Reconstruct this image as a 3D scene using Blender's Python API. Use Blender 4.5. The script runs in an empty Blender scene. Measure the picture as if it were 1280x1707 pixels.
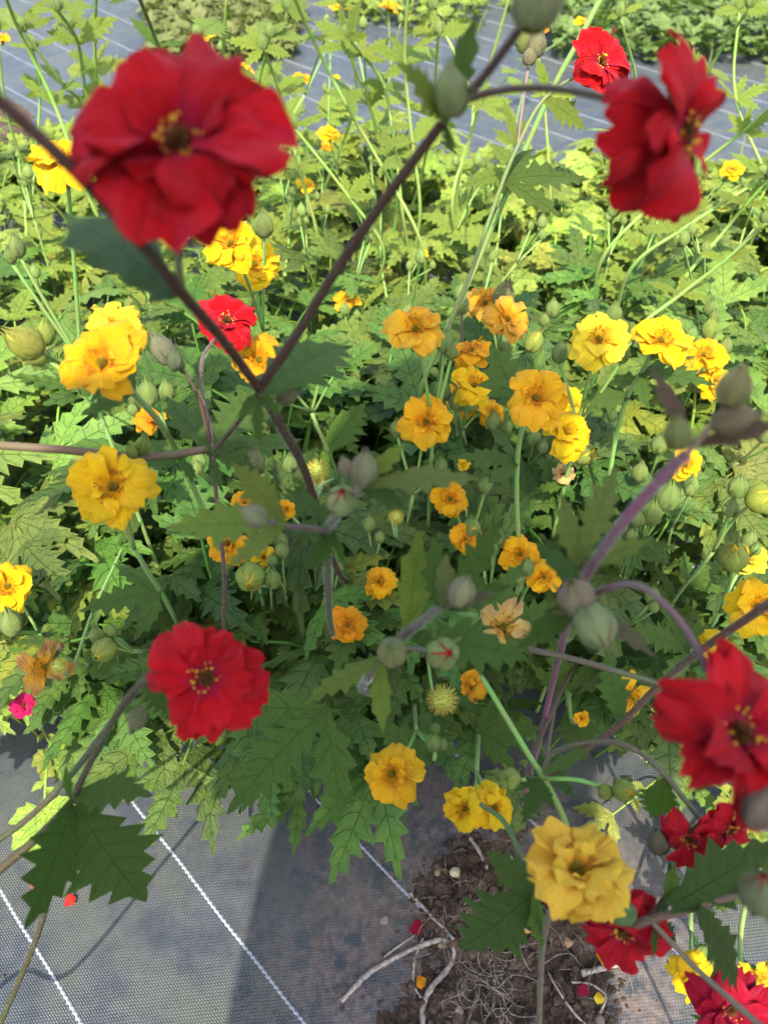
import bpy, bmesh, math, random
from mathutils import Vector, Matrix, noise
R = math.radians
random.seed(7)
scene = bpy.context.scene
col = scene.collection

# ------------------------------------------------------------------ camera
CAM_H, PITCH, FPX = 0.80, R(48), 1284.0
cd = bpy.data.cameras.new('camera'); cam = bpy.data.objects.new('camera', cd); col.objects.link(cam)
cam.location = (0, 0, CAM_H); cam.rotation_euler = (R(90) - PITCH, 0, 0)
cd.sensor_fit = 'VERTICAL'; cd.sensor_height = 34.6; cd.lens = 34.6 * FPX / 1707
cd.clip_start = 0.01; cd.clip_end = 400
cd.dof.use_dof = True; cd.dof.focus_distance = 0.58; cd.dof.aperture_fstop = 9.5
scene.camera = cam
CR = Matrix.Rotation(R(90) - PITCH, 3, 'X')
CL = Vector((0, 0, CAM_H))

# ------------------------------------------------------------------ world, sun, exposure
SUN_EL, SUN_AZ = R(58), R(-4)           # azimuth of the sun seen from behind the viewer
world = bpy.data.worlds.new('World'); scene.world = world; world.use_nodes = True
wn = world.node_tree.nodes; wl = world.node_tree.links
sky = wn.new('ShaderNodeTexSky'); sky.sky_type = 'NISHITA'; sky.sun_disc = False
sky.dust_density = 2.4; sky.ozone_density = .8; sky.sun_elevation = SUN_EL; sky.sun_rotation = R(180) + SUN_AZ
bg = wn['Background']; bg.inputs[1].default_value = 0.15
wl.new(sky.outputs[0], bg.inputs[0])
sd = bpy.data.lights.new('sun', 'SUN'); sd.energy = 2.4; sd.angle = R(0.53); sd.color = (1.0, 0.94, 0.84)
sun = bpy.data.objects.new('sun', sd); col.objects.link(sun)
to_sun = Vector((math.sin(SUN_AZ) * math.cos(SUN_EL), -math.cos(SUN_AZ) * math.cos(SUN_EL), math.sin(SUN_EL)))
sun.rotation_euler = to_sun.to_track_quat('Z', 'Y').to_euler(); sun.location = (0, -3, 5)
vs = scene.view_settings
vs.view_transform = 'Standard'; vs.look = 'None'; vs.gamma = 1.0; vs.exposure = 2.12; vs.use_curve_mapping = False
scene.render.engine = 'CYCLES'
cy = scene.cycles
cy.use_denoising = True; cy.use_adaptive_sampling = True; cy.adaptive_threshold = .02; cy.max_bounces = 6; cy.diffuse_bounces = 3; cy.glossy_bounces = 2
cy.transmission_bounces = 4; cy.transparent_max_bounces = 4; cy.caustics_reflective = False; cy.caustics_refractive = False

# ------------------------------------------------------------------ helpers
def P(px, py, d):
    "a point seen at photo pixel (px, py), d metres in front of the lens"
    return CL + CR @ Vector(((px - 640) / FPX * d, -(py - 853.5) / FPX * d, -d))
def G(px, py, z=0.0):
    v = CR @ Vector(((px - 640) / FPX, -(py - 853.5) / FPX, -1))
    return CL + v * ((z - CAM_H) / v.z)
def CV(x, y, z): return (CR @ Vector((x, y, z))).normalized()
UP = Vector((0, 0, 1))

def tag(o, label=None, cat=None, group=None, kind=None):
    for k, v in (('label', label), ('category', cat), ('group', group), ('kind', kind)):
        if v: o[k] = v
    return o
def link(name, data, parent=None, M=None, color=None):
    o = bpy.data.objects.new(name, data); col.objects.link(o)
    if parent is not None: o.parent = parent
    if M is not None: o.matrix_basis = M
    if color is not None: o.color = color if len(color) == 4 else (*color, 1)
    return o
def empty(name, loc):
    o = bpy.data.objects.new(name, None); col.objects.link(o); o.location = loc; o.empty_display_size = .02
    return o
def mesh(name, v, f, mats, mi=None, uv=None, smooth=True):
    m = bpy.data.meshes.new(name); m.from_pydata([tuple(x) for x in v], [], f)
    for x in (mats if isinstance(mats, (list, tuple)) else [mats]): m.materials.append(x)
    if mi: m.polygons.foreach_set('material_index', mi)
    if uv:
        l = m.uv_layers.new(name='UVMap')
        for i, lp in enumerate(m.loops): l.data[i].uv = uv[lp.vertex_index]
    if smooth: m.polygons.foreach_set('use_smooth', [True] * len(m.polygons))
    m.update(); return m
def jit(c, a, rnd=random):
    k = 1 + rnd.uniform(-a, a)
    return tuple(max(0, min(1, x * k * (1 + rnd.uniform(-a, a) * .5))) for x in c[:3]) + ((c[3],) if len(c) > 3 else (1,))
def frame(zdir, ydir):
    z = zdir.normalized(); y = (ydir - z * ydir.dot(z))
    if y.length < 1e-5: y = Vector((0, 1, 0)) - z * z.y
    y.normalize(); x = y.cross(z)
    return Matrix((x, y, z)).transposed().to_4x4()
def catmull(pts, n=8):
    pts = [Vector(p) for p in pts]
    q = [pts[0] * 2 - pts[1]] + pts + [pts[-1] * 2 - pts[-2]]; out = []
    for i in range(1, len(q) - 2):
        a, b, c, d = q[i - 1:i + 3]
        for k in range(n):
            t = k / n
            out.append(.5 * ((2 * b) + (c - a) * t + (2 * a - 5 * b + 4 * c - d) * t * t + (3 * b - a - 3 * c + d) * t ** 3))
    out.append(pts[-1]); return out
def tube_data(path, r0, r1, sides=7, v=None, f=None, wob=0, rfun=None):
    v = [] if v is None else v; f = [] if f is None else f
    n = len(path); up = Vector((.3, .2, 1)); base = len(v)
    for i, p in enumerate(path):
        t = (path[min(i + 1, n - 1)] - path[max(i - 1, 0)]).normalized()
        a = t.cross(up)
        if a.length < .05: a = t.cross(Vector((1, 0, 0)))
        a.normalize(); b = t.cross(a); up = -b
        r = r0 + (r1 - r0) * i / max(1, n - 1)
        if rfun: r *= rfun(i / max(1, n - 1))
        for k in range(sides):
            g = 2 * math.pi * k / sides
            rr = r * (1 + wob * noise.noise(p * 300 + Vector((k, 0, 0)))) if wob else r
            v.append(p + (a * math.cos(g) + b * math.sin(g)) * rr)
    for i in range(n - 1):
        for k in range(sides):
            q = base + i * sides; k2 = (k + 1) % sides
            f.append((q + k, q + k2, q + sides + k2, q + sides + k))
    f.append(tuple(base + k for k in range(sides))[::-1]); f.append(tuple(base + (n - 1) * sides + k for k in range(sides)))
    return v, f

# ------------------------------------------------------------------ materials
class NT:
    def __init__(s, name):
        s.m = bpy.data.materials.new(name); s.m.use_nodes = True; s.t = s.m.node_tree; s.n = s.t.nodes
        s.b = s.n['Principled BSDF']; s.out = s.n['Material Output']
    def new(s, t, **k):
        x = s.n.new(t)
        for a, b in k.items(): setattr(x, a, b)
        return x
    def put(s, sock, v):
        if hasattr(v, 'is_output'): s.t.links.new(v, sock)
        else: sock.default_value = v
    def math(s, op, a, b=0.0, c=None):
        x = s.new('ShaderNodeMath', operation=op); s.put(x.inputs[0], a); s.put(x.inputs[1], b)
        if c is not None: s.put(x.inputs[2], c)
        return x.outputs[0]
    def mix(s, fac, a, b, mode='MIX'):
        x = s.new('ShaderNodeMix', data_type='RGBA', blend_type=mode)
        s.put(x.inputs[0], fac); s.put(x.inputs[6], a); s.put(x.inputs[7], b); return x.outputs[2]
    def noise(s, scale, detail=3, vec=None, rough=.55):
        x = s.new('ShaderNodeTexNoise'); x.inputs['Scale'].default_value = scale; x.inputs['Detail'].default_value = detail
        x.inputs['Roughness'].default_value = rough
        if vec is not None: s.put(x.inputs['Vector'], vec)
        return x.outputs[0]
    def ramp(s, fac, a, b):
        x = s.new('ShaderNodeMapRange', interpolation_type='SMOOTHSTEP'); s.put(x.inputs[0], fac)
        x.inputs[1].default_value = a; x.inputs[2].default_value = b; return x.outputs[0]
    def bump(s, h, strength, dist):
        x = s.new('ShaderNodeBump'); s.put(x.inputs['Strength'], strength); x.inputs['Distance'].default_value = dist
        s.put(x.inputs['Height'], h); s.t.links.new(x.outputs[0], s.b.inputs['Normal']); return x.outputs[0]
    def set(s, color=None, rough=.5, spec=.3, **k):
        if color is not None: s.put(s.b.inputs['Base Color'], color)
        s.put(s.b.inputs['Roughness'], rough); s.put(s.b.inputs['Specular IOR Level'], spec)
        for a, b in k.items(): s.put(s.b.inputs[a.replace('_', ' ')], b)
    def translucent(s, color, fac, nrm=None):
        t = s.new('ShaderNodeBsdfTranslucent'); s.put(t.inputs[0], color)
        if nrm is not None: s.put(t.inputs[1], nrm)
        x = s.new('ShaderNodeMixShader'); s.put(x.inputs[0], fac)
        s.t.links.new(s.b.outputs[0], x.inputs[1]); s.t.links.new(t.outputs[0], x.inputs[2])
        s.t.links.new(x.outputs[0], s.out.inputs[0])

def leaf_material():
    t = NT('leaf'); oi = t.new('ShaderNodeObjectInfo'); uvn = t.new('ShaderNodeUVMap')
    sep = t.new('ShaderNodeSeparateXYZ'); t.put(sep.inputs[0], uvn.outputs[0])
    au = t.math('ABSOLUTE', sep.outputs[0])
    mid = t.math('SUBTRACT', 1, t.ramp(au, .012, .05))
    ph = t.math('FRACT', t.math('ADD', t.math('SUBTRACT', sep.outputs[1], t.math('MULTIPLY', au, .9)), 10.4))
    dist = t.math('ABSOLUTE', t.math('SUBTRACT', ph, .5))
    lat = t.math('MULTIPLY', t.ramp(dist, .452, .49), t.ramp(au, 1.0, .75))
    vein = t.math('MAXIMUM', mid, lat)
    tc = t.new('ShaderNodeTexCoord')
    n1 = t.noise(55, 3, tc.outputs['Object']); n2 = t.noise(420, 2, tc.outputs['Object'])
    c = t.mix(t.ramp(n1, .3, .7), t.mix(1.0, oi.outputs['Color'], (.74, .80, .8, 1), 'MULTIPLY'), t.mix(1.0, oi.outputs['Color'], (1.18, 1.1, 1.0, 1), 'MULTIPLY'))
    c = t.mix(t.math('MULTIPLY', vein, .45), c, t.mix(1.0, c, (.42, .46, .5, 1), 'MULTIPLY'))
    edge = t.ramp(au, .965, 1.0)
    c = t.mix(t.math('MULTIPLY', edge, .28), c, (.20, .27, .09, 1))
    vd = t.new('ShaderNodeTexVoronoi'); vd.inputs['Scale'].default_value = 260; t.put(vd.inputs['Vector'], tc.outputs['Object'])
    speck = t.math('MULTIPLY', t.ramp(vd.outputs[0], .10, .05), t.ramp(n1, .5, .6))
    c = t.mix(t.math('MULTIPLY', speck, .55), c, (.55, .55, .32, 1))
    h = t.math('ADD', t.math('MULTIPLY', vein, -1.0), t.math('MULTIPLY', n2, .8))
    nb = t.bump(h, .8, .002)
    t.set(c, t.math('ADD', t.math('MULTIPLY', n2, .2), .44), .26)
    t.translucent(t.mix(1.0, c, (1.25, 1.5, .55, 1), 'MULTIPLY'), .30)
    return t.m
def petal_material(name, red):
    t = NT(name); oi = t.new('ShaderNodeObjectInfo'); uvn = t.new('ShaderNodeUVMap')
    sep = t.new('ShaderNodeSeparateXYZ'); t.put(sep.inputs[0], uvn.outputs[0]); u, s = sep.outputs[0], sep.outputs[1]
    cmb = t.new('ShaderNodeCombineXYZ'); t.put(cmb.inputs[0], t.math('MULTIPLY', u, 9)); t.put(cmb.inputs[1], t.math('MULTIPLY', s, 1.2))
    t.put(cmb.inputs[2], t.math('MULTIPLY', oi.outputs['Random'], 30))
    n = t.noise(1.6, 4, cmb.outputs[0]); tc = t.new('ShaderNodeTexCoord'); nf = t.noise(3.2, 4, tc.outputs['Object'])
    c0 = oi.outputs['Color']
    if red:
        c = t.mix(t.ramp(n, .25, .8), t.mix(1.0, c0, (.62, .5, .6, 1), 'MULTIPLY'), c0)
        c = t.mix(t.math('MULTIPLY', t.ramp(nf, .56, .75), .35), c, (.40, .002, .04, 1))
        bas = t.math('MULTIPLY', t.ramp(s, .42, .05), t.ramp(n, .42, .62))
        c = t.mix(t.math('MULTIPLY', bas, .8), c, (.10, .004, .05, 1))
        nb = t.bump(t.math('ADD', n, t.math('MULTIPLY', nf, .4)), .5, .10)
        t.set(c, .58, .18, Sheen_Weight=.10, Sheen_Roughness=.5, Sheen_Tint=(1, .12, .25, 1))
        t.translucent(c, .15)
    else:
        c = t.mix(t.ramp(s, .0, .75), t.mix(1.0, c0, (1.0, .70, .4, 1), 'MULTIPLY'), c0)
        c = t.mix(t.math('MULTIPLY', t.ramp(n, .62, .35), .28), c, t.mix(1.0, c0, (.95, .72, .4, 1), 'MULTIPLY'))
        tip = t.math('MULTIPLY', t.ramp(t.math('MAXIMUM', t.math('ABSOLUTE', u), s), .86, 1.0), t.ramp(nf, .45, .66))
        br = t.math('MAXIMUM', t.math('MULTIPLY', tip, .4), t.math('MULTIPLY', t.ramp(t.math('ADD', s, t.math('MULTIPLY', nf, .7)), .75, 1.25), t.math('SUBTRACT', 1, oi.outputs['Alpha'])))
        c = t.mix(br, c, (.45, .2, .09, 1))
        nb = t.bump(t.math('ADD', n, t.math('MULTIPLY', nf, .4)), .6, .12)
        t.set(c, .5, .3)
        t.translucent(c, .28)
    return t.m
def stem_material():
    t = NT('stem'); oi = t.new('ShaderNodeObjectInfo'); tc = t.new('ShaderNodeTexCoord')
    n1 = t.noise(40, 3, tc.outputs['Object']); n2 = t.noise(900, 2, tc.outputs['Object'])
    c = t.mix(t.ramp(n1, .35, .7), oi.outputs['Color'], t.mix(1.0, oi.outputs['Color'], (.8, 1.25, .95, 1), 'MULTIPLY'))
    c = t.mix(t.math('MULTIPLY', t.ramp(n2, .6, .72), .14), c, (.30, .30, .2, 1))
    t.bump(n2, .35, .0006); t.set(c, .65, .15); return t.m
def green_material():
    t = NT('calyx_green'); oi = t.new('ShaderNodeObjectInfo'); tc = t.new('ShaderNodeTexCoord')
    n1 = t.noise(5, 4, tc.outputs['Object'])
    c = t.mix(t.ramp(n1, .3, .7), t.mix(1.0, oi.outputs['Color'], (.75, .8, .7, 1), 'MULTIPLY'), oi.outputs['Color'])
    t.bump(t.noise(16, 4, tc.outputs['Object']), .6, .12); t.set(c, .6, .25); t.translucent(c, .15); return t.m
def objcolor_material(name, rough=.6, amt=.25, scale=4):
    t = NT(name); oi = t.new('ShaderNodeObjectInfo'); tc = t.new('ShaderNodeTexCoord')
    n1 = t.noise(scale, 4, tc.outputs['Object'])
    c = t.mix(t.ramp(n1, .3, .7), t.mix(1.0, oi.outputs['Color'], (1 - amt,) * 3 + (1,), 'MULTIPLY'), oi.outputs['Color'])
    t.bump(n1, .3, .05); t.set(c, rough, .25); return t.m
def plain(name, c, rough=.6, spec=.25, scale=600, amt=.3):
    t = NT(name); tc = t.new('ShaderNodeTexCoord'); n1 = t.noise(scale, 3, tc.outputs['Object'])
    cc = t.mix(t.ramp(n1, .3, .7), tuple(x * (1 - amt) for x in c) + (1,), (*c, 1)); t.set(cc, rough, spec); return t.m
LINE_A = math.atan2(1.494, -1.472)            # ground direction of the stitched lines
def fabric_material():
    t = NT('woven_fabric'); tc = t.new('ShaderNodeTexCoord'); mp = t.new('ShaderNodeMapping'); mp.vector_type = 'POINT'
    mp.inputs['Rotation'].default_value = (0, 0, -LINE_A); t.put(mp.inputs[0], tc.outputs['Object'])
    sp = t.new('ShaderNodeSeparateXYZ'); t.put(sp.inputs[0], mp.outputs[0])
    wobx = t.math('MULTIPLY', t.math('SUBTRACT', t.noise(26, 2, mp.outputs[0]), .5), .004)
    X = t.math('MULTIPLY', t.math('ADD', sp.outputs[0], wobx), 1 / .0033); Y = t.math('MULTIPLY', sp.outputs[1], 1 / .0020)
    # plain weave: tapes cross over each other like a fine chequer, with gaps
    row = t.math('FLOOR', Y)
    xo = t.math('FRACT', t.math('ADD', X, t.math('MULTIPLY', row, .5)))
    fx = t.math('ABSOLUTE', t.math('SUBTRACT', xo, .5)); fy = t.math('ABSOLUTE', t.math('SUBTRACT', t.math('FRACT', Y), .5))
    over = t.math('MULTIPLY', t.ramp(fx, .48, .30), t.ramp(fy, .48, .22))
    big = t.noise(7.0, 6, tc.outputs['Object'], .62); med = t.noise(30, 6, tc.outputs['Object'], .65); fine = t.noise(160, 3, tc.outputs['Object'])
    thr = t.mix(t.ramp(med, .3, .7), (.050, .058, .066, 1), (.092, .104, .112, 1))
    gap = t.mix(t.ramp(fine, .3, .7), (.008, .010, .012, 1), (.025, .028, .030, 1))
    c = t.mix(over, gap, thr)
    dust = t.math('MULTIPLY', t.ramp(t.math('ADD', t.math('MULTIPLY', big, .6), t.math('MULTIPLY', med, .4)), .42, .60), .8)
    c = t.mix(dust, c, t.mix(over, (.028, .032, .024, 1), (.10, .104, .08, 1)))
    # soil trodden over the cloth round the planting hole
    hc = G(800, 1610); vd = t.new('ShaderNodeVectorMath', operation='DISTANCE'); t.put(vd.inputs[0], tc.outputs['Object']); vd.inputs[1].default_value = (hc.x, hc.y, 0)
    near = t.math('ADD', vd.outputs['Value'], t.math('MULTIPLY', t.math('SUBTRACT', med, .5), .22))
    d2 = t.math('MULTIPLY', t.ramp(near, .25, .13), t.ramp(t.noise(60, 5, tc.outputs['Object'], .7), .38, .55))
    c = t.mix(t.math('MULTIPLY', d2, .8), c, t.mix(t.ramp(fine, .3, .7), (.09, .062, .047, 1), (.17, .125, .10, 1)))
    t.bump(t.math('ADD', over, t.math('MULTIPLY', t.noise(11, 3, tc.outputs['Object']), 9.0)), .8, .0011); t.set(c, .5, .42); return t.m
def soil_material():
    t = NT('soil'); tc = t.new('ShaderNodeTexCoord')
    a = t.noise(18, 6, tc.outputs['Object'], .7); b = t.noise(170, 5, tc.outputs['Object'], .7); g = t.noise(900, 3, tc.outputs['Object'], .7)
    c = t.mix(t.ramp(a, .3, .7), (.042, .028, .019, 1), (.15, .10, .068, 1))
    c = t.mix(t.math('MULTIPLY', t.ramp(b, .5, .75), .6), c, (.21, .15, .11, 1))
    c = t.mix(t.math('MULTIPLY', t.ramp(b, .42, .25), .7), c, (.018, .013, .011, 1))
    t.bump(t.math('ADD', b, t.math('MULTIPLY', g, .5)), .9, .006); t.set(c, .9, .12); return t.m
def field_material():
    t = NT('field_soil'); tc = t.new('ShaderNodeTexCoord')
    a = t.noise(1.3, 6, tc.outputs['Object'], .7); b = t.noise(40, 5, tc.outputs['Object'], .7)
    c = t.mix(t.ramp(a, .4, .6), (.12, .085, .06, 1), (.07, .10, .03, 1))
    c = t.mix(t.ramp(b, .3, .7), t.mix(1.0, c, (.5, .5, .5, 1), 'MULTIPLY'), c)
    t.bump(b, .8, .02); t.set(c, .9, .1); return t.m

M_LEAF = leaf_material(); M_RED = petal_material('red_petal', True); M_YEL = petal_material('yellow_petal', False)
M_STEM = stem_material(); M_GREEN = green_material(); M_CORE = objcolor_material('bud_petals', .55, .3, 6)
M_HAIR = plain('fine_hair', (.40, .41, .33), .6, .3)
M_FAB = fabric_material(); M_SOIL = soil_material(); M_FIELD = field_material()
M_THREAD = plain('white_thread', (.27, .285, .30), .7, .2, 500, .35)
M_ANTH_Y = plain('yellow_anther', (.36, .13, .008), .6, .2, 700, .4); M_FIL_Y = plain('yellow_filament', (.62, .32, .02), .6)
M_DOME_Y = plain('green_carpel', (.30, .21, .015), .6, .2, 900, .5)
M_ANTH_R = plain('gold_anther', (.66, .34, .02), .6); M_FIL_R = plain('red_filament', (.30, .03, .01), .6); M_DOME_R = plain('brown_carpel', (.14, .055, .012), .7, .2, 900, .5)
M_SPINE = plain('bristle', (.34, .36, .05), .6); M_SPINETIP = plain('bristle_tip', (.42, .24, .03), .6)
M_ROOT = plain('dry_root', (.34, .28, .225), .85, .15, 260, .5); M_STRAW = plain('dry_fibre', (.20, .15, .105), .85, .15, 260, .5)
M_STONE = objcolor_material('pebble_stone', .8, .35, 2.5)
M_WEED = leaf_material(); M_WEED.name = 'weed_leaf'

# ------------------------------------------------------------------ ground, cloth, stitched lines, soil
def fab_h(x, y):
    return .008 + .0035 * math.sin(4.1 * x + 2.3 * y) + .003 * math.sin(7.7 * y - 3.1 * x + 1) + .0022 * math.sin(13 * x + 9 * y + 2)
gv = 150.0
g = link('ground', mesh('ground', [(-gv, -gv, -.02), (gv, -gv, -.02), (gv, gv, -.02), (-gv, gv, -.02)], [(0, 1, 2, 3)], M_FIELD, smooth=False))
tag(g, 'bare weedy field soil stretching away under and beyond the black cloth', 'ground', kind='structure')
NX, NY, X0, X1, Y0, Y1 = 170, 170, -4.2, 4.2, -1.2, 5.0
v = []; f = []
for j in range(NY + 1):
    for i in range(NX + 1):
        x = X0 + (X1 - X0) * i / NX; y = Y0 + (Y1 - Y0) * j / NY; v.append((x, y, fab_h(x, y)))
for j in range(NY):
    for i in range(NX):
        a = j * (NX + 1) + i; f.append((a, a + 1, a + NX + 2, a + NX + 1))
fabric = link('ground_cloth', mesh('ground_cloth', v, f, M_FAB))
tag(fabric, 'grey black woven weed control cloth with white stitched lines', 'ground cloth', kind='structure')
ld = Vector((math.cos(LINE_A), math.sin(LINE_A), 0)); ln = Vector((-ld.y, ld.x, 0))
c1 = G(347, 1500).dot(ln); SP = .1376
for k in range(-22, 34):
    off = c1 + SP * k; pts = []; v = []; f = []
    s = -6.0
    while s < 6.0:
        p = ln * off + ld * s
        if not (X0 + .02 < p.x < X1 - .02 and Y0 + .02 < p.y < Y1 - .02): s += .05; continue
        near = abs(p.x) < .75 and .02 < p.y < 1.0
        z = fab_h(p.x, p.y)
        w = math.sin(s * 1150) if near else 0
        pts.append((Vector((p.x, p.y, z + .0012)) + ln * (.0004 * w + .0012 * noise.noise(Vector((s * 14, off, 0)))), (.0014 * (1 + .28 * math.cos(s * 1150))) if near else .0010))
        s += .00137 if near else .03
    if len(pts) < 4: continue
    n = len(pts); sides = 5
    for i, (p, r) in enumerate(pts):
        for q in range(sides):
            a = math.pi * q / (sides - 1); v.append(p + ln * (math.cos(a) * r) + UP * (math.sin(a) * r * .8 - .0012))
    for i in range(n - 1):
        for q in range(sides - 1):
            b = i * sides + q; f.append((b, b + sides, b + sides + 1, b + 1))
    link('stitch_line', mesh('stitch_line', v, f, M_THREAD), fabric)

def soil_heap(name, label, poly, hgt, step, seed):
    xs = [p.x for p in poly]; ys = [p.y for p in poly]
    def sdist(q):
        ins = False; best = 9
        for i in range(len(poly)):
            a, b = poly[i - 1], poly[i]
            if (a.y > q.y) != (b.y > q.y) and q.x < (b.x - a.x) * (q.y - a.y) / (b.y - a.y) + a.x: ins = not ins
            e = b - a; t = max(0, min(1, (q - a).dot(e) / e.dot(e))); best = min(best, (q - a - e * t).length)
        return best if ins else -best
    x0, x1, y0, y1 = min(xs) - .03, max(xs) + .03, min(ys) - .03, max(ys) + .03
    nx = int((x1 - x0) / step); ny = int((y1 - y0) / step); v = []; ok = []; f = []; H = {}
    for j in range(ny + 1):
        for i in range(nx + 1):
            x = x0 + i * step; y = y0 + j * step
            q = Vector((x, y, 0)); d = sdist(q) + .022 * noise.noise(Vector((x * 22, y * 22, seed))) + .012 * noise.noise(Vector((x * 70, y * 70, seed)))
            k = max(-.4, min(1, d / .06)); k = k * k * (3 - 2 * k) if k > 0 else k
            h = hgt * k + (.0065 * noise.noise(Vector((x * 55, y * 55, seed))) + .004 * noise.noise(Vector((x * 140, y * 140, seed))) + .0025 * noise.noise(Vector((x * 330, y * 330, seed)))) * max(0, min(1, d / .03)) - .001
            v.append((x, y, fab_h(x, y) + h)); ok.append(d > -.01)
    for j in range(ny):
        for i in range(nx):
            a = j * (nx + 1) + i; q = (a, a + 1, a + nx + 2, a + nx + 1)
            if any(ok[z] for z in q): f.append(q)
    o = link(name, mesh(name, v, f, M_SOIL)); tag(o, label, 'soil', kind='structure')
    def z_at(x, y):
        i = max(0, min(nx, round((x - x0) / step))); j = max(0, min(ny, round((y - y0) / step))); return v[j * (nx + 1) + i][2]
    return z_at, sdist
hole = [G(*p) for p in ((672, 1520), (700, 1450), (760, 1405), (850, 1385), (915, 1440), (965, 1530), (1020, 1640), (1045, 1707), (1060, 1830), (840, 1900), (600, 1860), (620, 1740), (655, 1660), (700, 1610), (690, 1560))]
soil_z, soil_d = soil_heap('soil_patch', 'dark crumbly brown soil showing where the cloth is cut open', hole, .012, .004, 1)
hz1, _ = soil_heap('soil_patch', 'small reddish brown soil heap among pale weeds at the back of the bed', [G(*p, .0) for p in ((870, 470), (900, 400), (1010, 385), (1060, 420), (1040, 480), (950, 500))], .05, .015, 5)
hz2, _ = soil_heap('soil_patch', 'pale rubbly soil lying on the cloth strip behind the bed', [G(*p) for p in ((-80, 290), (-50, 200), (20, 170), (60, 200), (60, 240), (20, 280))], .02, .015, 9)

# soil crumbs, fibres
def crumbs(name, label, pts, r0, r1, mat, seed):
    rnd = random.Random(seed); v = []; f = []
    ico = [Vector(p).normalized() for p in ((0, 0, 1), (0, 0, -1), (1, 0, .1), (-.5, .87, -.1), (-.5, -.87, .1), (.5, .8, .5), (.5, -.8, -.4))]
    bm = bmesh.new(); bmesh.ops.create_icosphere(bm, subdivisions=1, radius=1); bv = [x.co.copy() for x in bm.verts]; bf = [[y.index for y in x.verts] for x in bm.faces]; bm.free()
    for p in pts:
        r = r0 + (r1 - r0) * rnd.random() ** 2.5; b = len(v); q = Matrix.Rotation(rnd.random() * 6, 3, Vector((rnd.random(), rnd.random(), rnd.random() + .1)))
        for x in bv:
            y = q @ Vector((x.x, x.y * .8, x.z * .65)); v.append(p + y * r * (1 + .5 * noise.noise(y * 2 + p * 90)))
        f += [tuple(b + i for i in t) for t in bf]
    return tag(link(name, mesh(name, v, f, mat, smooth=False)), label, 'soil crumbs', kind='stuff')
rnd = random.Random(3); pts = []
while len(pts) < 3200:
    q = Vector((rnd.uniform(-.03, .30), rnd.uniform(.02, .33), 0)); d = soil_d(q)
    if d > -.02 and rnd.random() < .25 + d * 20: q.z = soil_z(q.x, q.y); pts.append(q)
crumbs('soil_crumbs', 'loose brown soil crumbs scattered over the open soil patch', pts, .0008, .0065, M_SOIL, 4)
rnd = random.Random(8); pts = []
for i in range(420):
    q = G(rnd.uniform(-40, 1320), rnd.uniform(1290, 1760)); q = Vector((q.x, q.y, fab_h(q.x, q.y) + .0006))
    if rnd.random() < (1.0 if soil_d(q) > -.09 else .25): pts.append(q)
crumbs('soil_specks', 'tiny soil specks strewn over the woven cloth', pts, .0005, .0024, M_SOIL, 14)
def fibre_mass(name, label, n, centre, spread, L, r, mat, seed, curl):
    rnd = random.Random(seed); v = []; f = []
    for i in range(n):
        p = Vector((rnd.gauss(centre.x, spread), rnd.gauss(centre.y, spread * .8), 0)); a = rnd.uniform(0, 6.28); path = []
        z0 = rnd.uniform(.0, .012); k = rnd.uniform(-curl, curl); l = L * rnd.uniform(.4, 1.3)
        for s in range(9):
            q = p.copy(); q.z = (soil_z(q.x, q.y)) + .001 + z0 * math.sin(math.pi * s / 8); path.append(q)
            a += k / 8 + rnd.gauss(0, .18); p = p + Vector((math.cos(a), math.sin(a), 0)) * l / 8
        tube_data(path, r, r * .5, 4, v, f)
    return tag(link(name, mesh(name, v, f, mat)), label, 'roots', kind='stuff')
fibre_mass('root_fibres', 'tangle of fine dry tan root fibres curling over the soil', 50, G(815, 1655), .016, .045, .0004, M_ROOT, 11, 5)
fibre_mass('straw_fibres', 'brown straw fibres littering the soil beside the cut cloth', 130, G(810, 1540), .04, .03, .0006, M_STRAW, 12, 1.5)
def dry_root(px, r0, r1, label, lift=.004):
    pts = []
    for i, (x, y) in enumerate(px):
        q = G(x, y, .02); z = max(fab_h(q.x, q.y), soil_z(q.x, q.y) if soil_d(q) > -.03 else 0); pts.append(Vector((q.x, q.y, z + lift * (.6 + .4 * math.sin(i * 2.1)))))
    v, f = tube_data(catmull(pts, 8), r0, r1, 7, wob=.5)
    tag(link('dry_root', mesh('dry_root', v, f, M_ROOT)), label, 'root')
dry_root([(568, 1668), (612, 1622), (645, 1600), (690, 1578), (735, 1566), (757, 1582), (748, 1612), (722, 1642), (706, 1672), (704, 1715)], .0022, .0026, 'thick pale dry root bent back like a hook on the soil')
dry_root([(684, 1484), (712, 1516), (738, 1545), (756, 1568)], .0017, .0015, 'straight grey dead stalk pointing to the bent pale root')
dry_root([(706, 1560), (692, 1596), (690, 1636), (702, 1662)], .0011, .0010, 'thin curved pale root beside the hook shaped thick root')
dry_root([(968, 1624), (1000, 1614), (1032, 1604)], .0028, .0024, 'short pale split stick beside the fallen yellow petal')
dry_root([(912, 1622), (928, 1655), (950, 1685), (975, 1712)], .0011, .0010, 'thin pale root running out behind the brown flower stalk')
dry_root([(784, 1392), (800, 1420), (812, 1448)], .0022, .0016, 'dead grey stalk stub lying at the edge of the cloth cut')
dry_root([(640, 1592), (668, 1572), (692, 1554)], .0010, .0008, 'thin dark twig lying under the fallen crimson petal')
dry_root([(1000, 1690), (1010, 1660), (985, 1640), (950, 1640)], .0012, .0009, 'dry fibre arched over dark soil under the scarlet bloom')
dry_root([(845, 1420), (868, 1450), (882, 1480)], .0016, .0012, 'grey dead leaf stalk on straw under the notched leaf')
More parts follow.
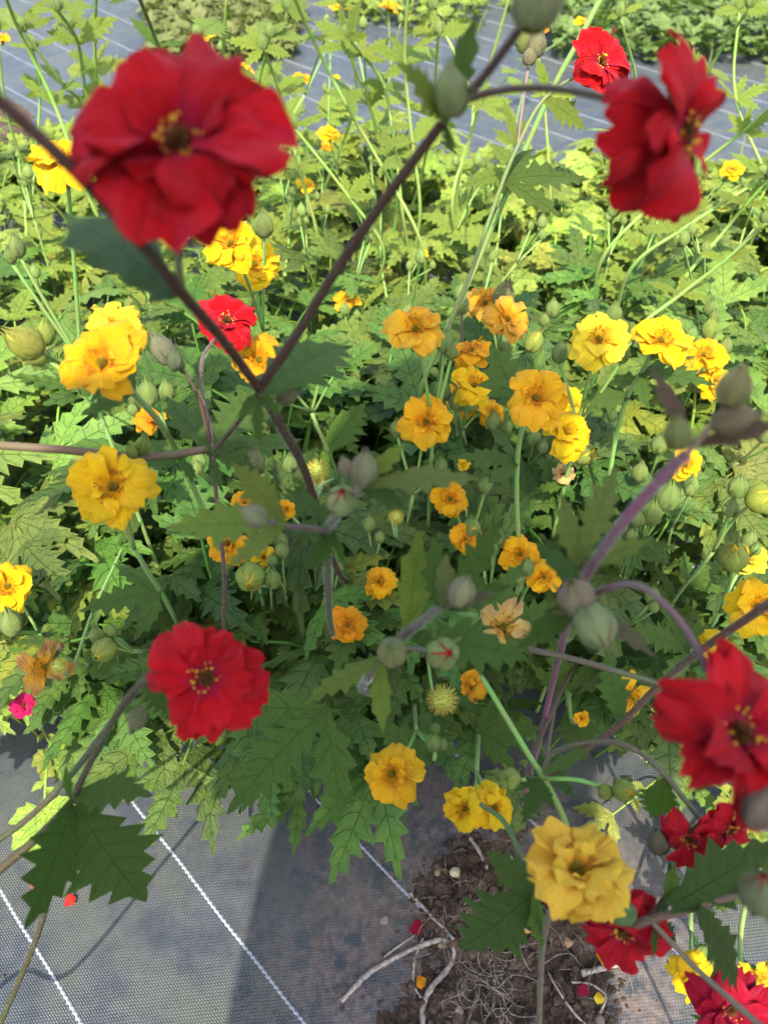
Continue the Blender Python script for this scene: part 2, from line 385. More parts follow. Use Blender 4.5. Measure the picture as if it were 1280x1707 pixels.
def blob_mesh(name, mat, seed, flat=.7):
    bm = bmesh.new(); bmesh.ops.create_icosphere(bm, subdivisions=2, radius=1)
    for x in bm.verts:
        p = x.co.copy(); p *= 1 + .35 * noise.noise(p * 1.3 + Vector((seed * 9, 0, 0))); x.co = Vector((p.x, p.y * .8, p.z * flat))
    m = bpy.data.meshes.new(name); bm.to_mesh(m); bm.free(); m.materials.append(mat); m.polygons.foreach_set('use_smooth', [True] * len(m.polygons)); return m
PEB = [blob_mesh('pebble', M_STONE, s) for s in range(4)]
for i, (x, y, r, c, l) in enumerate((
        (759, 1456, .0058, (.52, .42, .25), 'pale cream pebble on straw beneath a serrated leaf'), (730, 1452, .0040, (.42, .27, .13), 'small tan pebble beside the pale cream pebble'),
        (740, 1575, .0050, (.38, .30, .16), 'ochre pebble lying inside the hooked root'), (697, 1541, .0032, (.36, .25, .16), 'tiny tan stone next to the fallen crimson petal'),
        (875, 1550, .0060, (.30, .20, .14), 'brown pebble half hidden behind the flower stalk'), (945, 1572, .0055, (.36, .22, .12), 'orange brown pebble standing beside the fallen yellow petal'),
        (765, 1690, .0050, (.33, .25, .18), 'flat tan stone by the root fibre tangle'), (944, 1566, .0030, (.34, .24, .15), 'small stone touching the orange brown pebble'), (640, 1530, .0050, (.22, .17, .14), 'grey brown clod on the cloth beside the soil'), (1000, 1700, .006, (.2, .15, .12), 'dark soil lump under the bottom crimson bloom'))):
    q = G(x, y, .018); z = max(fab_h(q.x, q.y), soil_z(q.x, q.y) if soil_d(q) > -.02 else 0)
    o = link('pebble', PEB[i % 4], None, Matrix.Translation((q.x, q.y, z + r * .3)) @ Matrix.Rotation(i * 1.3, 4, 'Z') @ Matrix.Scale(r, 4), c); tag(o, l, 'pebble')
# ------------------------------------------------------------------ petals, stamens, sepals, buds
def petal_mesh(mat, seed, n=9, ruffle=.09, notch=.1, narrow=1.0, ragged=0.0):
    rnd = random.Random(seed); v = []; f = []; uv = []
    ph = rnd.uniform(0, 6); fr = rnd.uniform(3.2, 5.5); cup = rnd.uniform(.04, .26); curl = rnd.uniform(-.34, .04); skew = rnd.uniform(-.12, .12)
    fold = rnd.uniform(-.06, .08); sg = rnd.choice((1.1, .7, -.5, -.8)); arch = rnd.uniform(.0, .14)
    for i in range(n + 1):
        s = i / n
        w = (.10 + .42 * min(1, s / .7) ** .85 * (1 if s < .7 else 1 - .22 * ((s - .7) / .3) ** 2)) * narrow
        for j in range(n + 1):
            t = 2 * j / n - 1
            e = noise.noise(Vector((t * 2.1, seed * 3.7, 0))) * .14 + noise.noise(Vector((t * 5, seed * 1.7, 5))) * (.045 + ragged)
            L = 1 - .24 * abs(t) ** 3.2 + e * .8 * s - notch * math.exp(-((t - skew) / .16) ** 2)
            y = s * (1 + (L - 1) * s)
            x = t * w + skew * s * s
            z = cup * s * s * (1 - .6 * s) + curl * s ** 4 + ruffle * s * s * math.sin(fr * t + ph + 2 * s) + fold * abs(t) * s + .018 * s * math.sin(2.2 * fr * t + ph * 2) * abs(t)
            z += (cup + .06) * sg * t * t * w + arch * math.sin(math.pi * s)
            x *= 1 - .04 * abs(sg) * s
            v.append((x, y, z)); uv.append((t, s))
    for i in range(n):
        for j in range(n):
            a = i * (n + 1) + j; f.append((a, a + 1, a + n + 2, a + n + 1))
    return mesh('petal', v, f, mat, uv=uv)
PET_Y = [petal_mesh(M_YEL, s, 10, .085, .07, ragged=.012) for s in range(12)]
PET_YF = [petal_mesh(M_YEL, s + 40, 4, .08, .05) for s in range(4)]
PET_YB = [petal_mesh(M_YEL, s + 70, 14, .14, .10, ragged=.01) for s in range(10)]
PET_R = [petal_mesh(M_RED, s + 20, 15, .075, .12, ragged=.035, narrow=1.02) for s in range(12)]
PET_RN = [petal_mesh(M_RED, s + 33, 14, .06, .16, .74, .05) for s in range(8)]
PET_YW = [petal_mesh(M_YEL, s + 90, 12, .26, .2, .75, .16) for s in range(6)]
def star_spike(v, f, mi, p, d, L, r, m):
    a = d.orthogonal().normalized(); b = d.cross(a); k = len(v)
    for g in range(3): v.append(p + (a * math.cos(2.09 * g) + b * math.sin(2.09 * g)) * r)
    v.append(p + d * L)
    f += [(k, k + 1, k + 3), (k + 1, k + 2, k + 3), (k + 2, k, k + 3)]; mi += [m] * 3
def octa(v, f, mi, p, d, r, m):
    a = d.orthogonal().normalized(); b = d.cross(a); k = len(v)
    v += [p + d * r * 1.3, p - d * r * 1.3, p + a * r, p + b * r, p - a * r, p - b * r]
    for i in range(4): f += [(k, k + 2 + i, k + 2 + (i + 1) % 4), (k + 1, k + 2 + (i + 1) % 4, k + 2 + i)]
    mi += [m] * 8
def centre_mesh(mats, seed, n=46, R0=.20, H=.20, L0=.16, L1=.30, S0=.15, S1=.85, ar=.026):
    rnd = random.Random(seed); v = []; f = []; mi = []
    rings, seg = 5, 12
    for i in range(rings):
        a = math.pi / 2 * i / (rings - 1)
        for k in range(seg):
            g = 2 * math.pi * k / seg; rr = R0 * .40 * math.cos(a) + .002; v.append(Vector((rr * math.cos(g), rr * math.sin(g), -.02 + H * .5 * math.sin(a))))
    for i in range(rings - 1):
        for k in range(seg):
            f.append((i * seg + k, i * seg + (k + 1) % seg, (i + 1) * seg + (k + 1) % seg, (i + 1) * seg + k)); mi.append(0)
    # calyx cup behind the petals
    b = len(v)
    for i, (rr, z) in enumerate(((.19, .0), (.20, -.06), (.13, -.14), (.055, -.19))):
        for k in range(seg): g = 2 * math.pi * k / seg; v.append(Vector((rr * math.cos(g), rr * math.sin(g), z)))
    for i in range(3):
        for k in range(seg): f.append((b + i * seg + k, b + (i + 1) * seg + k, b + (i + 1) * seg + (k + 1) % seg, b + i * seg + (k + 1) % seg)); mi.append(3)
    for i in range(44):
        g = 2.4 * i; t = i / 44; d = Vector((math.cos(g) * math.sqrt(t) * .8, math.sin(g) * math.sqrt(t) * .8, .7)).normalized()
        star_spike(v, f, mi, Vector((d.x * R0 * .4, d.y * R0 * .4, H * .4 * d.z)), d, .13, .018, 0)
    for i in range(n):
        g = rnd.uniform(0, 6.28); sp = rnd.uniform(S0, S1); L = rnd.uniform(L0, L1)
        d = Vector((math.cos(g) * sp, math.sin(g) * sp, .75)).normalized(); p = Vector((math.cos(g), math.sin(g), 0)) * R0 * rnd.uniform(.6, 1.15)
        star_spike(v, f, mi, p, d, L, .013, 1); octa(v, f, mi, p + d * L, d, rnd.uniform(ar * .7, ar * 1.25), 2)
    return mesh('flower', v, f, list(mats) + [M_GREEN], mi, smooth=False)
CEN_Y = [centre_mesh((M_DOME_Y, M_FIL_Y, M_ANTH_Y), s, 95, R0=.24) for s in range(4)]
CEN_YF = [centre_mesh((M_DOME_Y, M_FIL_Y, M_ANTH_Y), s, 10) for s in range(1)]
CEN_R = [centre_mesh((M_DOME_R, M_FIL_R, M_ANTH_R), s + 9, 26, .21, .16, .06, .14, .0, .5, .024) for s in range(3)]
def sepal_flat(seed):
    rnd = random.Random(seed); v = []; f = []; n = 6
    for i in range(n + 1):
        s = i / n; w = .17 * (1 - s) ** .75 * (1 + .6 * s)
        for t in (-1, 0, 1): v.append((t * w, s * .62, -.12 * s * s - .05 * abs(t) * (1 - s)))
    for i in range(n):
        for j in range(2): a = i * 3 + j; f.append((a, a + 1, a + 4, a + 3))
    return mesh('sepal', v, f, M_GREEN)
SEP_F = sepal_flat(1)
def sepal_shell(gape):
    "one sepal wrapped round a unit bud (axis +z, tip up)"
    v = []; f = []; n = 8; m = 4
    for i in range(n + 1):
        s = i / n; a = -1.25 + 2.65 * s
        rr = math.cos(a) ** .8 if math.cos(a) > 0 else 0; z = math.sin(a) * 1.12 + .15
        if s > .78: z += (s - .78) * 3.2; rr = max(.05, .42 * (1 - s) / .22 + .06 + (s - .78) * .5)
        rr = max(rr, .03) * 1.04
        hw = 0.70 * (1 - s ** 7) ** .8 * (1 - gape * s) + .01
        for j in range(m + 1):
            t = 2 * j / m - 1; g = hw * t
            v.append((rr * (1 + .12 * (1 - t * t) - .03) * math.sin(g), rr * (1 + .12 * (1 - t * t) - .03) * math.cos(g), z))
    for i in range(n):
        for j in range(m): a = i * (m + 1) + j; f.append((a, a + 1, a + m + 2, a + m + 1))
    rh = random.Random(int(gape * 100)); k0 = len(v)
    for i in range(34):
        a = Vector(v[rh.randrange(k0 - 5)]); nn = Vector((a.x, a.y, (a.z - .15) * .8)).normalized(); L = rh.uniform(.10, .22); w = nn.orthogonal() * .008; b = len(v)
        v += [tuple(a - w), tuple(a + w), tuple(a + nn * L)]; f.append((b, b + 1, b + 2))
    return mesh('sepal', v, f, M_GREEN)
SH_CLOSED = sepal_shell(.0); SH_OPEN = sepal_shell(.34)
def bud_core():
    v = []; f = []; n = 8; seg = 15
    for i in range(n + 1):
        a = -math.pi / 2 + math.pi * i / n; 
        for k in range(seg):
            g = 2 * math.pi * k / seg; r = math.cos(a) * .97 * (1 + .05 * math.sin(5 * g + 3 * a)) + .004; z = math.sin(a) * 1.1 + .14 + (.25 * max(0, math.sin(a)) ** 4)
            v.append((r * math.cos(g), r * math.sin(g), z))
    for i in range(n):
        for k in range(seg): f.append((i * seg + k, i * seg + (k + 1) % seg, (i + 1) * seg + (k + 1) % seg, (i + 1) * seg + k))
    return mesh('bud', v, f, M_CORE)
BUD = bud_core()
def bract_mesh():
    v = []; f = []; n = 5
    for i in range(n + 1):
        s = i / n; w = .20 * (1 - s) ** .7 + .01; a = -1.15 + 1.5 * s
        rr = 1.12 * math.cos(a) + .75 * s * s + .06; z = math.sin(a) * 1.15 + .1 + .25 * s
        for t in (-1, 0, 1): v.append((t * w, rr - abs(t) * .04, z))
    for i in range(n):
        for j in range(2): a = i * 3 + j; f.append((a, a + 1, a + 4, a + 3))
    return mesh('bract', v, f, M_GREEN)
BRACT = bract_mesh()
def spiky_mesh(seed, n=230):
    rnd = random.Random(seed); v = []; f = []; mi = []
    bm = bmesh.new(); bmesh.ops.create_icosphere(bm, subdivisions=2, radius=.62)
    for x in bm.verts: v.append(x.co.copy())
    for x in bm.faces: f.append(tuple(y.index for y in x.verts)); mi.append(0)
    bm.free()
    for i in range(n):
        z = 1 - 1.75 * (i + .5) / n; g = 2.39996 * i; r = math.sqrt(max(0, 1 - z * z)); d = Vector((r * math.cos(g), r * math.sin(g), z))
        d = (d + Vector((rnd.gauss(0, .12), rnd.gauss(0, .12), rnd.gauss(0, .12)))).normalized()
        star_spike(v, f, mi, d * .55, d, rnd.uniform(.38, .52), .030, 1 if rnd.random() < .45 else 0)
    return mesh('seed_head', v, f, [M_SPINE, M_SPINETIP], mi, smooth=False)
SPIKY = [spiky_mesh(s) for s in range(3)]

# ------------------------------------------------------------------ leaves
def lobe(D, o, ang, L, W, nt, curve=0.0, tooth=1.0):
    "one toothed lobe in the leaf plane"
    v, f, uv = D; b = len(v); rows = 2 * nt; rt_ = random.Random(int(L * 9999) + nt + int(ang * 777)); d = Vector((math.sin(ang), math.cos(ang))); nrm = Vector((d.y, -d.x))
    for i in range(rows + 1):
        s = i / rows
        sh = (.20 + .80 * min(1, s / .42) ** .9) if s < .42 else (1 - ((s - .42) / .58) ** 1.25)
        tip = i % 2 == 1
        for u in (-1, -.52, 0, .52, 1):
            w = W * sh; fw = 0
            if abs(u) == 1 and 0 < i < rows:
                amp = tooth * rt_.uniform(.35, 1.55)
                w = w * (1 + (.26 * amp if tip else -.20 * amp)) + (W * .05 * amp if tip else 0)
                fw = (rt_.uniform(.45, .95) / rows if tip else rt_.uniform(-.1, .2) / rows)
                if i == rows - 1: w *= .7; fw = .2 / rows
            elif u and i < rows: fw = -.05 * abs(u) * (1 - s)
            ss = s + fw
            cx = curve * ss * ss * L
            q = o + d * (ss * L) + nrm * (u * w + cx)
            if i == rows: q = o + d * L + nrm * (curve * L) + nrm * u * W * .004
            v.append([q.x, q.y, abs(u) * w * .24 + .022 * L * math.sin(nt * 2 * math.pi * s + abs(u) * 2.5) * (.4 + abs(u))]); uv.append((u, s * nt))
    for i in range(rows):
        for j in range(4): a = b + i * 5 + j; f.append((a, a + 1, a + 6, a + 5))
def blade(seed, kind):
    "leaf blade, base at origin, tip about y = 1, in the xy plane, normal +z"
    rnd = random.Random(seed); D = ([], [], [])
    J = lambda a: rnd.uniform(-a, a)
    o = Vector((0, 0))
    if kind == 'tri':
        lobe(D, o, J(.08), 1, .165 + J(.03), 7, J(.12), 1.25); 
        lobe(D, o, 1.0 + J(.15), .74 + J(.12), .125 + J(.02), 5, -.08 + J(.08)); lobe(D, o, -1.0 + J(.15), .74 + J(.12), .125 + J(.02), 5, .08 + J(.08))
    elif kind == 'palm':
        lobe(D, o, J(.06), 1, .18 + J(.03), 7, J(.1), 1.2)
        for sgn in (1, -1):
            lobe(D, o, sgn * (.72 + J(.08)), .86 + J(.08), .15, 6, -sgn * .06, 1.2); lobe(D, o, sgn * (1.5 + J(.15)), .58 + J(.1), .12, 4, -sgn * .1, 1.2)
    elif kind == 'round':
        lobe(D, o, J(.06), .8, .33, 5, J(.05), .7)
        for sgn in (1, -1):
            lobe(D, o, sgn * (.75 + J(.08)), .74, .28, 5, -sgn * .05, .7); lobe(D, o, sgn * (1.6 + J(.1)), .58, .24, 4, -sgn * .1, .7)
    elif kind == 'simple':
        lobe(D, o, 0, 1, .27 + J(.05), 7, J(.12), 1.1)
    elif kind == 'narrow':
        lobe(D, o, 0, 1, .12 + J(.02), 4, J(.15), .7)
    v, f, uv = D
    dr = rnd.uniform(.05, .55); tw = J(.4); wv = rnd.uniform(0, 6)
    for p in v:
        r = math.hypot(p[0], p[1]); p[2] += -dr * r * r + tw * p[0] * p[1] + .035 * math.sin(4.5 * p[0] + wv) * r + .03 * math.sin(5 * p[1] + wv * 2)
    return v, f, uv
def blade_mesh(seed, kind):
    v, f, uv = blade(seed, kind); k = len(v)
    return mesh('leaf', v, f, M_LEAF, uv=uv)
BL = {k: [blade_mesh(s + 11 * i, k) for s in range(4)] for i, k in enumerate(('tri', 'palm', 'round', 'simple', 'narrow'))}
def rosette_leaf(seed, reach, height, pitch, size, kind):
    "basal leaf: petiole from the crown at the origin, then a blade; leans along +y"
    rnd = random.Random(seed)
    p0 = Vector((0, 0, -.004)); p3 = Vector((rnd.uniform(-.01, .01), reach, height))
    path = catmull([p0, Vector((0, reach * .18, height * .5)), Vector((p3.x * .6, reach * .6, height * .88)), p3], 5)
    v, f = tube_data(path, .0021, .0012, 5); uv = [(.3, .2)] * len(v); mi = [1] * len(f)
    bv, bf, bu = blade(seed + 100, kind); M = Matrix.Translation(p3) @ Matrix.Rotation(pitch, 4, 'X') @ Matrix.Rotation(rnd.uniform(-.4, .4), 4, 'Y')
    b = len(v); v += [M @ (Vector(q) * size) for q in bv]; f += [tuple(b + i for i in q) for q in bf]; uv += bu; mi += [0] * len(bf)
    for sgn in (1, -1):       # small side leaflets on the petiole
        t = path[int(len(path) * rnd.uniform(.55, .8))]; bv, bf, bu = blade(seed + 300 + sgn, 'simple')
        M2 = Matrix.Translation(t) @ Matrix.Rotation(-sgn * 1.0, 4, 'Z') @ Matrix.Rotation(.3, 4, 'X')
        b = len(v); v += [M2 @ (Vector(q) * size * .28) for q in bv]; f += [tuple(b + i for i in q) for q in bf]; uv += bu; mi += [0] * len(bf)
    return mesh('leaf', v, f, [M_LEAF, M_STEM], mi, uv)
ROS = []
for s in range(18):
    rr = random.Random(900 + s); k = s / 17
    ROS.append(rosette_leaf(s, .03 + .13 * k + rr.uniform(-.02, .02), .245 - .14 * k + rr.uniform(-.03, .03), .55 - .75 * k + rr.uniform(-.25, .25), rr.uniform(.065, .105), ('tri', 'palm', 'tri')[s % 3]))
ROSR = []
for s in range(10):
    rr = random.Random(1900 + s); k = s / 9
    ROSR.append(rosette_leaf(s + 50, .03 + .10 * k, .19 - .12 * k + rr.uniform(-.03, .03), .5 - .7 * k + rr.uniform(-.25, .25), rr.uniform(.05, .075), ('round', 'palm', 'round', 'tri')[s % 4]))

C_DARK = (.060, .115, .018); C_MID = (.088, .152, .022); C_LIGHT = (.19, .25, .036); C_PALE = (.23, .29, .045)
n_pl = 0
def plant(x, y, n, c, label, group, bank=None, scale=1.0, seed=0, lean=0.0):
    rnd = random.Random(seed); bank = bank or ROS
    e = empty('avens_plant', (x, y, fab_h(x, y) - .004)); tag(e, label, 'plant', group)
    for i in range(n):
        k = min(1, max(0, (i / n) + rnd.gauss(0, .1))); m = bank[int(k * (len(bank) - 1))]
        M = Matrix.Translation((rnd.gauss(0, .025), rnd.gauss(0, .025), 0)) @ Matrix.Rotation(2.39996 * i + rnd.gauss(0, .3), 4, 'Z') @ Matrix.Rotation(-rnd.uniform(-.08, .28), 4, 'X') @ Matrix.Rotation(rnd.gauss(0, .12), 4, 'Y') @ Matrix.Scale(scale * rnd.uniform(.78, 1.18), 4)
        link('leaf', m, e, M, jit((.22, .23, .03) if rnd.random() < .02 else c, .28, rnd))
    CLUMPS.append((e, n_pl)); return e
CLUMPS = []

# ------------------------------------------------------------------ things made of those parts
YEL = (.92, .58, .006); LEM = (.90, .68, .03); ORA = (.90, .46, .006); DEEP = (.84, .34, .005); RED = (.50, .0016, .004); CRIM = (.45, .0016, .007)
STY = {'double': ((6, 0, 1.0, .06), (6, 16, .84, .08), (5, 36, .56, .12)), 'open': ((7, -2, 1.0, .06), (6, 12, .84, .08), (5, 30, .5, .12)),
       'cup': ((5, 48, 1.0, .04), (4, 58, .85, .02)), 'far': ((6, 14, 1.0, .05), (4, 42, .75, .03)), 'ruffle': ((6, -8, 1.0, .05), (6, 18, .92, .05), (4, 44, .72, .06), (3, 58, .45, .06)),
       'wilt': ((4, 0, .95, .05), (3, 20, .8, .03)), 'droop': ((3, -62, .9, .05),), 'ragged': ((7, 0, 1.0, .04), (6, 12, .9, .05), (4, 34, .55, .08)), 'half': ((6, -30, 1.0, .04), (6, 0, .95, .05), (3, 28, .6, .08))}
def flower(parent, root, pos, nrm, rad, style, colr, seed, spin=None, far=False, red=False, brown=0.0, big=False):
    rnd = random.Random(seed)
    M = Matrix.Translation(pos - root) @ frame(nrm, Vector((rnd.uniform(-1, 1), rnd.uniform(-1, 1), rnd.uniform(-1, 1)))) @ Matrix.Scale(rad, 4)
    cen = (CEN_R[seed % 3] if red else CEN_YF[0] if far else CEN_Y[seed % 4])
    fl = link('flower', cen, parent, M, (.13, .22, .05))
    bank = (PET_RN if style in ('ragged',) else PET_R) if red else PET_YF if far else PET_YW if style == 'wilt' else PET_YB if big else PET_Y
    for n, tilt, L, r0 in STY[style]:
        a0 = rnd.uniform(0, 6.28)
        for i in range(n):
            a = a0 + 2 * math.pi * i / n + rnd.gauss(0, .13)
            if style == 'wilt': tl = tilt + rnd.uniform(-35, 30); sc = L * rnd.uniform(.65, 1.05)
            else: tl = tilt + rnd.gauss(0, 10); sc = L * rnd.uniform(.84, 1.08)
            PM = Matrix.Rotation(a, 4, 'Z') @ Matrix.Translation((0, .06 + r0, .01 + .004 * i)) @ Matrix.Rotation(R(tl), 4, 'X') @ Matrix.Rotation(rnd.gauss(0, .24), 4, 'Y') @ Matrix.Diagonal((sc * rnd.uniform(.85, 1.1) * rnd.choice((1, -1)), sc * .93, sc, 1))
            c = jit(colr, .2 if red else .10, rnd); link('petal', rnd.choice(bank), fl, PM, (c[0], c[1], c[2], 1 - brown * rnd.uniform(.4, 1)))
    for i in range(5):
        link('sepal', SEP_F, fl, Matrix.Rotation(2 * math.pi * i / 5 + .3, 4, 'Z') @ Matrix.Translation((0, .12, -.08)) @ Matrix.Rotation(R(-18), 4, 'X'), jit((.14, .22, .05), .2, rnd))
    return fl
def bud(parent, root, pos, axis, rad, colr=(.16, .24, .05), core=(.20, .26, .05), opened=False, seed=0, far=False):
    rnd = random.Random(seed)
    M = Matrix.Translation(pos - root) @ frame(axis, Vector((rnd.uniform(-1, 1), rnd.uniform(-1, 1), .3))) @ Matrix.Diagonal((rad * .95, rad * .95, rad * rnd.uniform(1.0, 1.2), 1))
    b = link('bud', BUD, parent, M, core)
    for i in range(5):
        link('sepal', SH_OPEN if opened and i == 0 else SH_CLOSED, b, Matrix.Rotation(2 * math.pi * i / 5, 4, 'Z') @ Matrix.Scale(1.05 + .015 * (i % 2), 4), jit(colr, .15, rnd))
        if not far: link('bract', BRACT, b, Matrix.Rotation(2 * math.pi * (i + .5) / 5, 4, 'Z'), jit(colr, .15, rnd))
    return b
def stem_obj(name, parent, root, pts, r0, r1, colr, hair=0, sides=8, sub=8, seed=1):
    if hair > 3600: r0 *= .86; r1 *= .86
    path = catmull(pts, sub); v, f = tube_data([p - root for p in path], r0, r1, sides)
    o = link(name, mesh(name, v, f, M_STEM), parent, None, colr)
    if hair:
        rnd = random.Random(seed); hv = []; hf = []; L = sum((path[i + 1] - path[i]).length for i in range(len(path) - 1))
        for i in range(int(L * hair)):
            k = rnd.random() * (len(path) - 1.001); a = int(k); t = (path[a + 1] - path[a]); p = path[a] + t * (k - a) - root; t.normalize()
            d = t.orthogonal().normalized(); d = Matrix.Rotation(rnd.uniform(0, 6.28), 3, t) @ d; r = r0 + (r1 - r0) * k / len(path)
            h = rnd.uniform(.0005, .0015); w = t.cross(d) * .00003; q = p + d * r * .95; e = q + d * h + t * rnd.gauss(0, h * .4)
            b = len(hv); hv += [q - w, q + w, e + w * .3]; hf.append((b, b + 1, b + 2))
        tag(link('stem_hairs', mesh('stem_hairs', hv, hf, M_HAIR), o), kind='stuff')
    return o
def leaf_at(parent, root, base, tip, kind, colr, face=None, seed=0, width=1.0, name='leaf'):
    d = tip - base; L = d.length
    n = face if face is not None else (UP * .7 + (CL - base).normalized() * .7)
    M = Matrix.Translation(base - root) @ frame((n - d.normalized() * n.dot(d.normalized())), d) @ Matrix.Diagonal((L * width, L, L * .42, 1))
    return link(name, BL[kind][seed % 4], parent, M, jit(colr, .12, random.Random(seed + 5)))
C_ST_R = (.062, .028, .018); C_ST_G = (.19, .25, .07); C_ST_P = (.14, .075, .08); C_ST_B = (.10, .072, .045)
def root_for(p):
    y = min(1.42, max(.44, p.y + .02 + .12 * (p.y > .5))); x = p.x * 1.02
    return Vector((x, y, fab_h(x, y) - .005))
def rise(root, top, nrm, bow=.3, seed=0):
    "a stalk that leaves the ground upright and meets the flower from behind"
    rnd = random.Random(seed); h = (top - root).length; back = top - nrm * min(.03, h * .1)
    a = root + Vector((rnd.uniform(-.01, .01), rnd.uniform(-.01, .01), h * .35)); b = root.lerp(back, .72) + Vector((rnd.uniform(-.012, .012), .01, h * .08 * (1 + bow)))
    return [root, a, b, back, top]
# ------------------------------------------------------------------ the bed: leaf clumps
rnd = random.Random(21); k = 0
rows = [(.455, 9, .19), (.60, 9, .20), (.77, 9, .22), (.95, 9, .24), (1.14, 9, .27), (1.34, 9, .30), (1.56, 9, .30)]
for j, (y, n, sp) in enumerate(rows):
    for i in range(n):
        x = (i - (n - 1) / 2) * sp + rnd.gauss(0, .03) + (.5 * sp if j % 2 else 0); yy = y + rnd.gauss(0, .03)
        if j == 0 and x > .22: continue
        if j == 0 and x < -.05: yy += .015
        if j == 0 and x < -.42: continue
        k += 1
        if j == 6 and rnd.random() < .72: continue
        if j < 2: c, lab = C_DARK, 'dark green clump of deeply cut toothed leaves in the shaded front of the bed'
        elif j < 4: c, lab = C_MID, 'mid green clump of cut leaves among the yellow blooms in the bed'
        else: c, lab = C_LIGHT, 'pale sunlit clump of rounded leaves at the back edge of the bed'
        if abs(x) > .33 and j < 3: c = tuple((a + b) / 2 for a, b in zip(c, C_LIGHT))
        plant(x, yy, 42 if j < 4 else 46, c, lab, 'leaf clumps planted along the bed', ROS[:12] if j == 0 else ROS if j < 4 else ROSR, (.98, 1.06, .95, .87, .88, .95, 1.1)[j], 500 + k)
plant(G(75, 1180).x - .01, G(75, 1180).y, 26, C_PALE, 'bright lime green low clump beside the dark stalks on the cloth', None, ROSR, .80, 871)
for i, (x, y) in enumerate(((-.24, .44), (-.12, .42), (-.01, .405), (.075, .42))):
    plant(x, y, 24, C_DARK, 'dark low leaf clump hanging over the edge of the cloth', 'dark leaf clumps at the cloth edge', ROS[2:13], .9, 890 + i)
plant(G(1130, 1330).x, G(1130, 1330).y + .05, 16, C_PALE, 'sunlit pale green low leaves on cloth behind the scarlet blooms', None, ROSR, .7, 872)
plant(G(1010, 1270).x, G(1010, 1270).y + .06, 16, C_MID, 'small green leaf clump behind the round yellow green buds', None, ROSR, .85, 873)
for i, (px, py) in enumerate(((930, 480), (1040, 470), (1120, 420), (1180, 460), (1010, 380))):
    q = G(px, py); plant(q.x, q.y, 22, C_PALE, 'low pale rounded leaf clump round the reddish soil heap', 'pale leaf clumps by the soil heap', ROSR, .9, 880 + i)

# ------------------------------------------------------------------ stalks drawn branch by branch
def cpos(px, py, d): return P(px, py, d)
sid = [0]; STK = []; GST = []
def stalk(label, root, paths, flowers=(), buds=(), leaves=(), group=None, colr=C_ST_R, hair=0, name='flower_stalk', seeds=()):
    sid[0] += 1; s0 = sid[0] * 31
    root = Vector((root[0], root[1], fab_h(root[0], root[1]) - .006)); e = empty(name, root); tag(e, label, 'flower', group); q0 = (list(flowers) + list(buds))
    if q0 and not group: STK.append((label, q0[0][0], q0[0][1]))
    for i, pth in enumerate(paths):
        pts, r0, r1 = pth[:3]; cc = pth[3] if len(pth) > 3 else colr
        w = [P(*p) for p in pts]
        if i == 0: w = [root, root.lerp(w[0], .4) + Vector((0, 0, .03))] + w
        stem_obj('stem' if i == 0 else 'branch', e, root, w, r0, r1, jit(cc, .08), hair, 9, 8, s0 + i)
    for i, q in enumerate(flowers):
        px, py, d, n, D, sty, c = q[:7]; o = q[7] if len(q) > 7 else {}
        flower(e, root, P(px, py, d), CV(*n), D / 2 / FPX * d, sty, c, o.get('seed', s0 + 7 * i), **{a: b for a, b in o.items() if a != 'seed'})
    for i, q in enumerate(buds):
        px, py, d, n, D, c, core, op = q
        bud(e, root, P(px, py, d), CV(*n), D * .80 / 2 / FPX * d, c, core, op, s0 + i)
    for i, q in enumerate(leaves):
        b, t, kind, c = q[:4]; o = q[4] if len(q) > 4 else {}
        leaf_at(e, root, P(*b), P(*t), kind, c, CV(*o['face']) if 'face' in o else None, o.get('seed', s0 + i), o.get('w', 1.0))
    return e
GB = (.21, .28, .07); PB = (.27, .22, .12); YB = (.29, .34, .06); RC = (.5, .004, .012); GC = (.2, .26, .05); YC = (.8, .5, .03)
ro = dict(red=True)
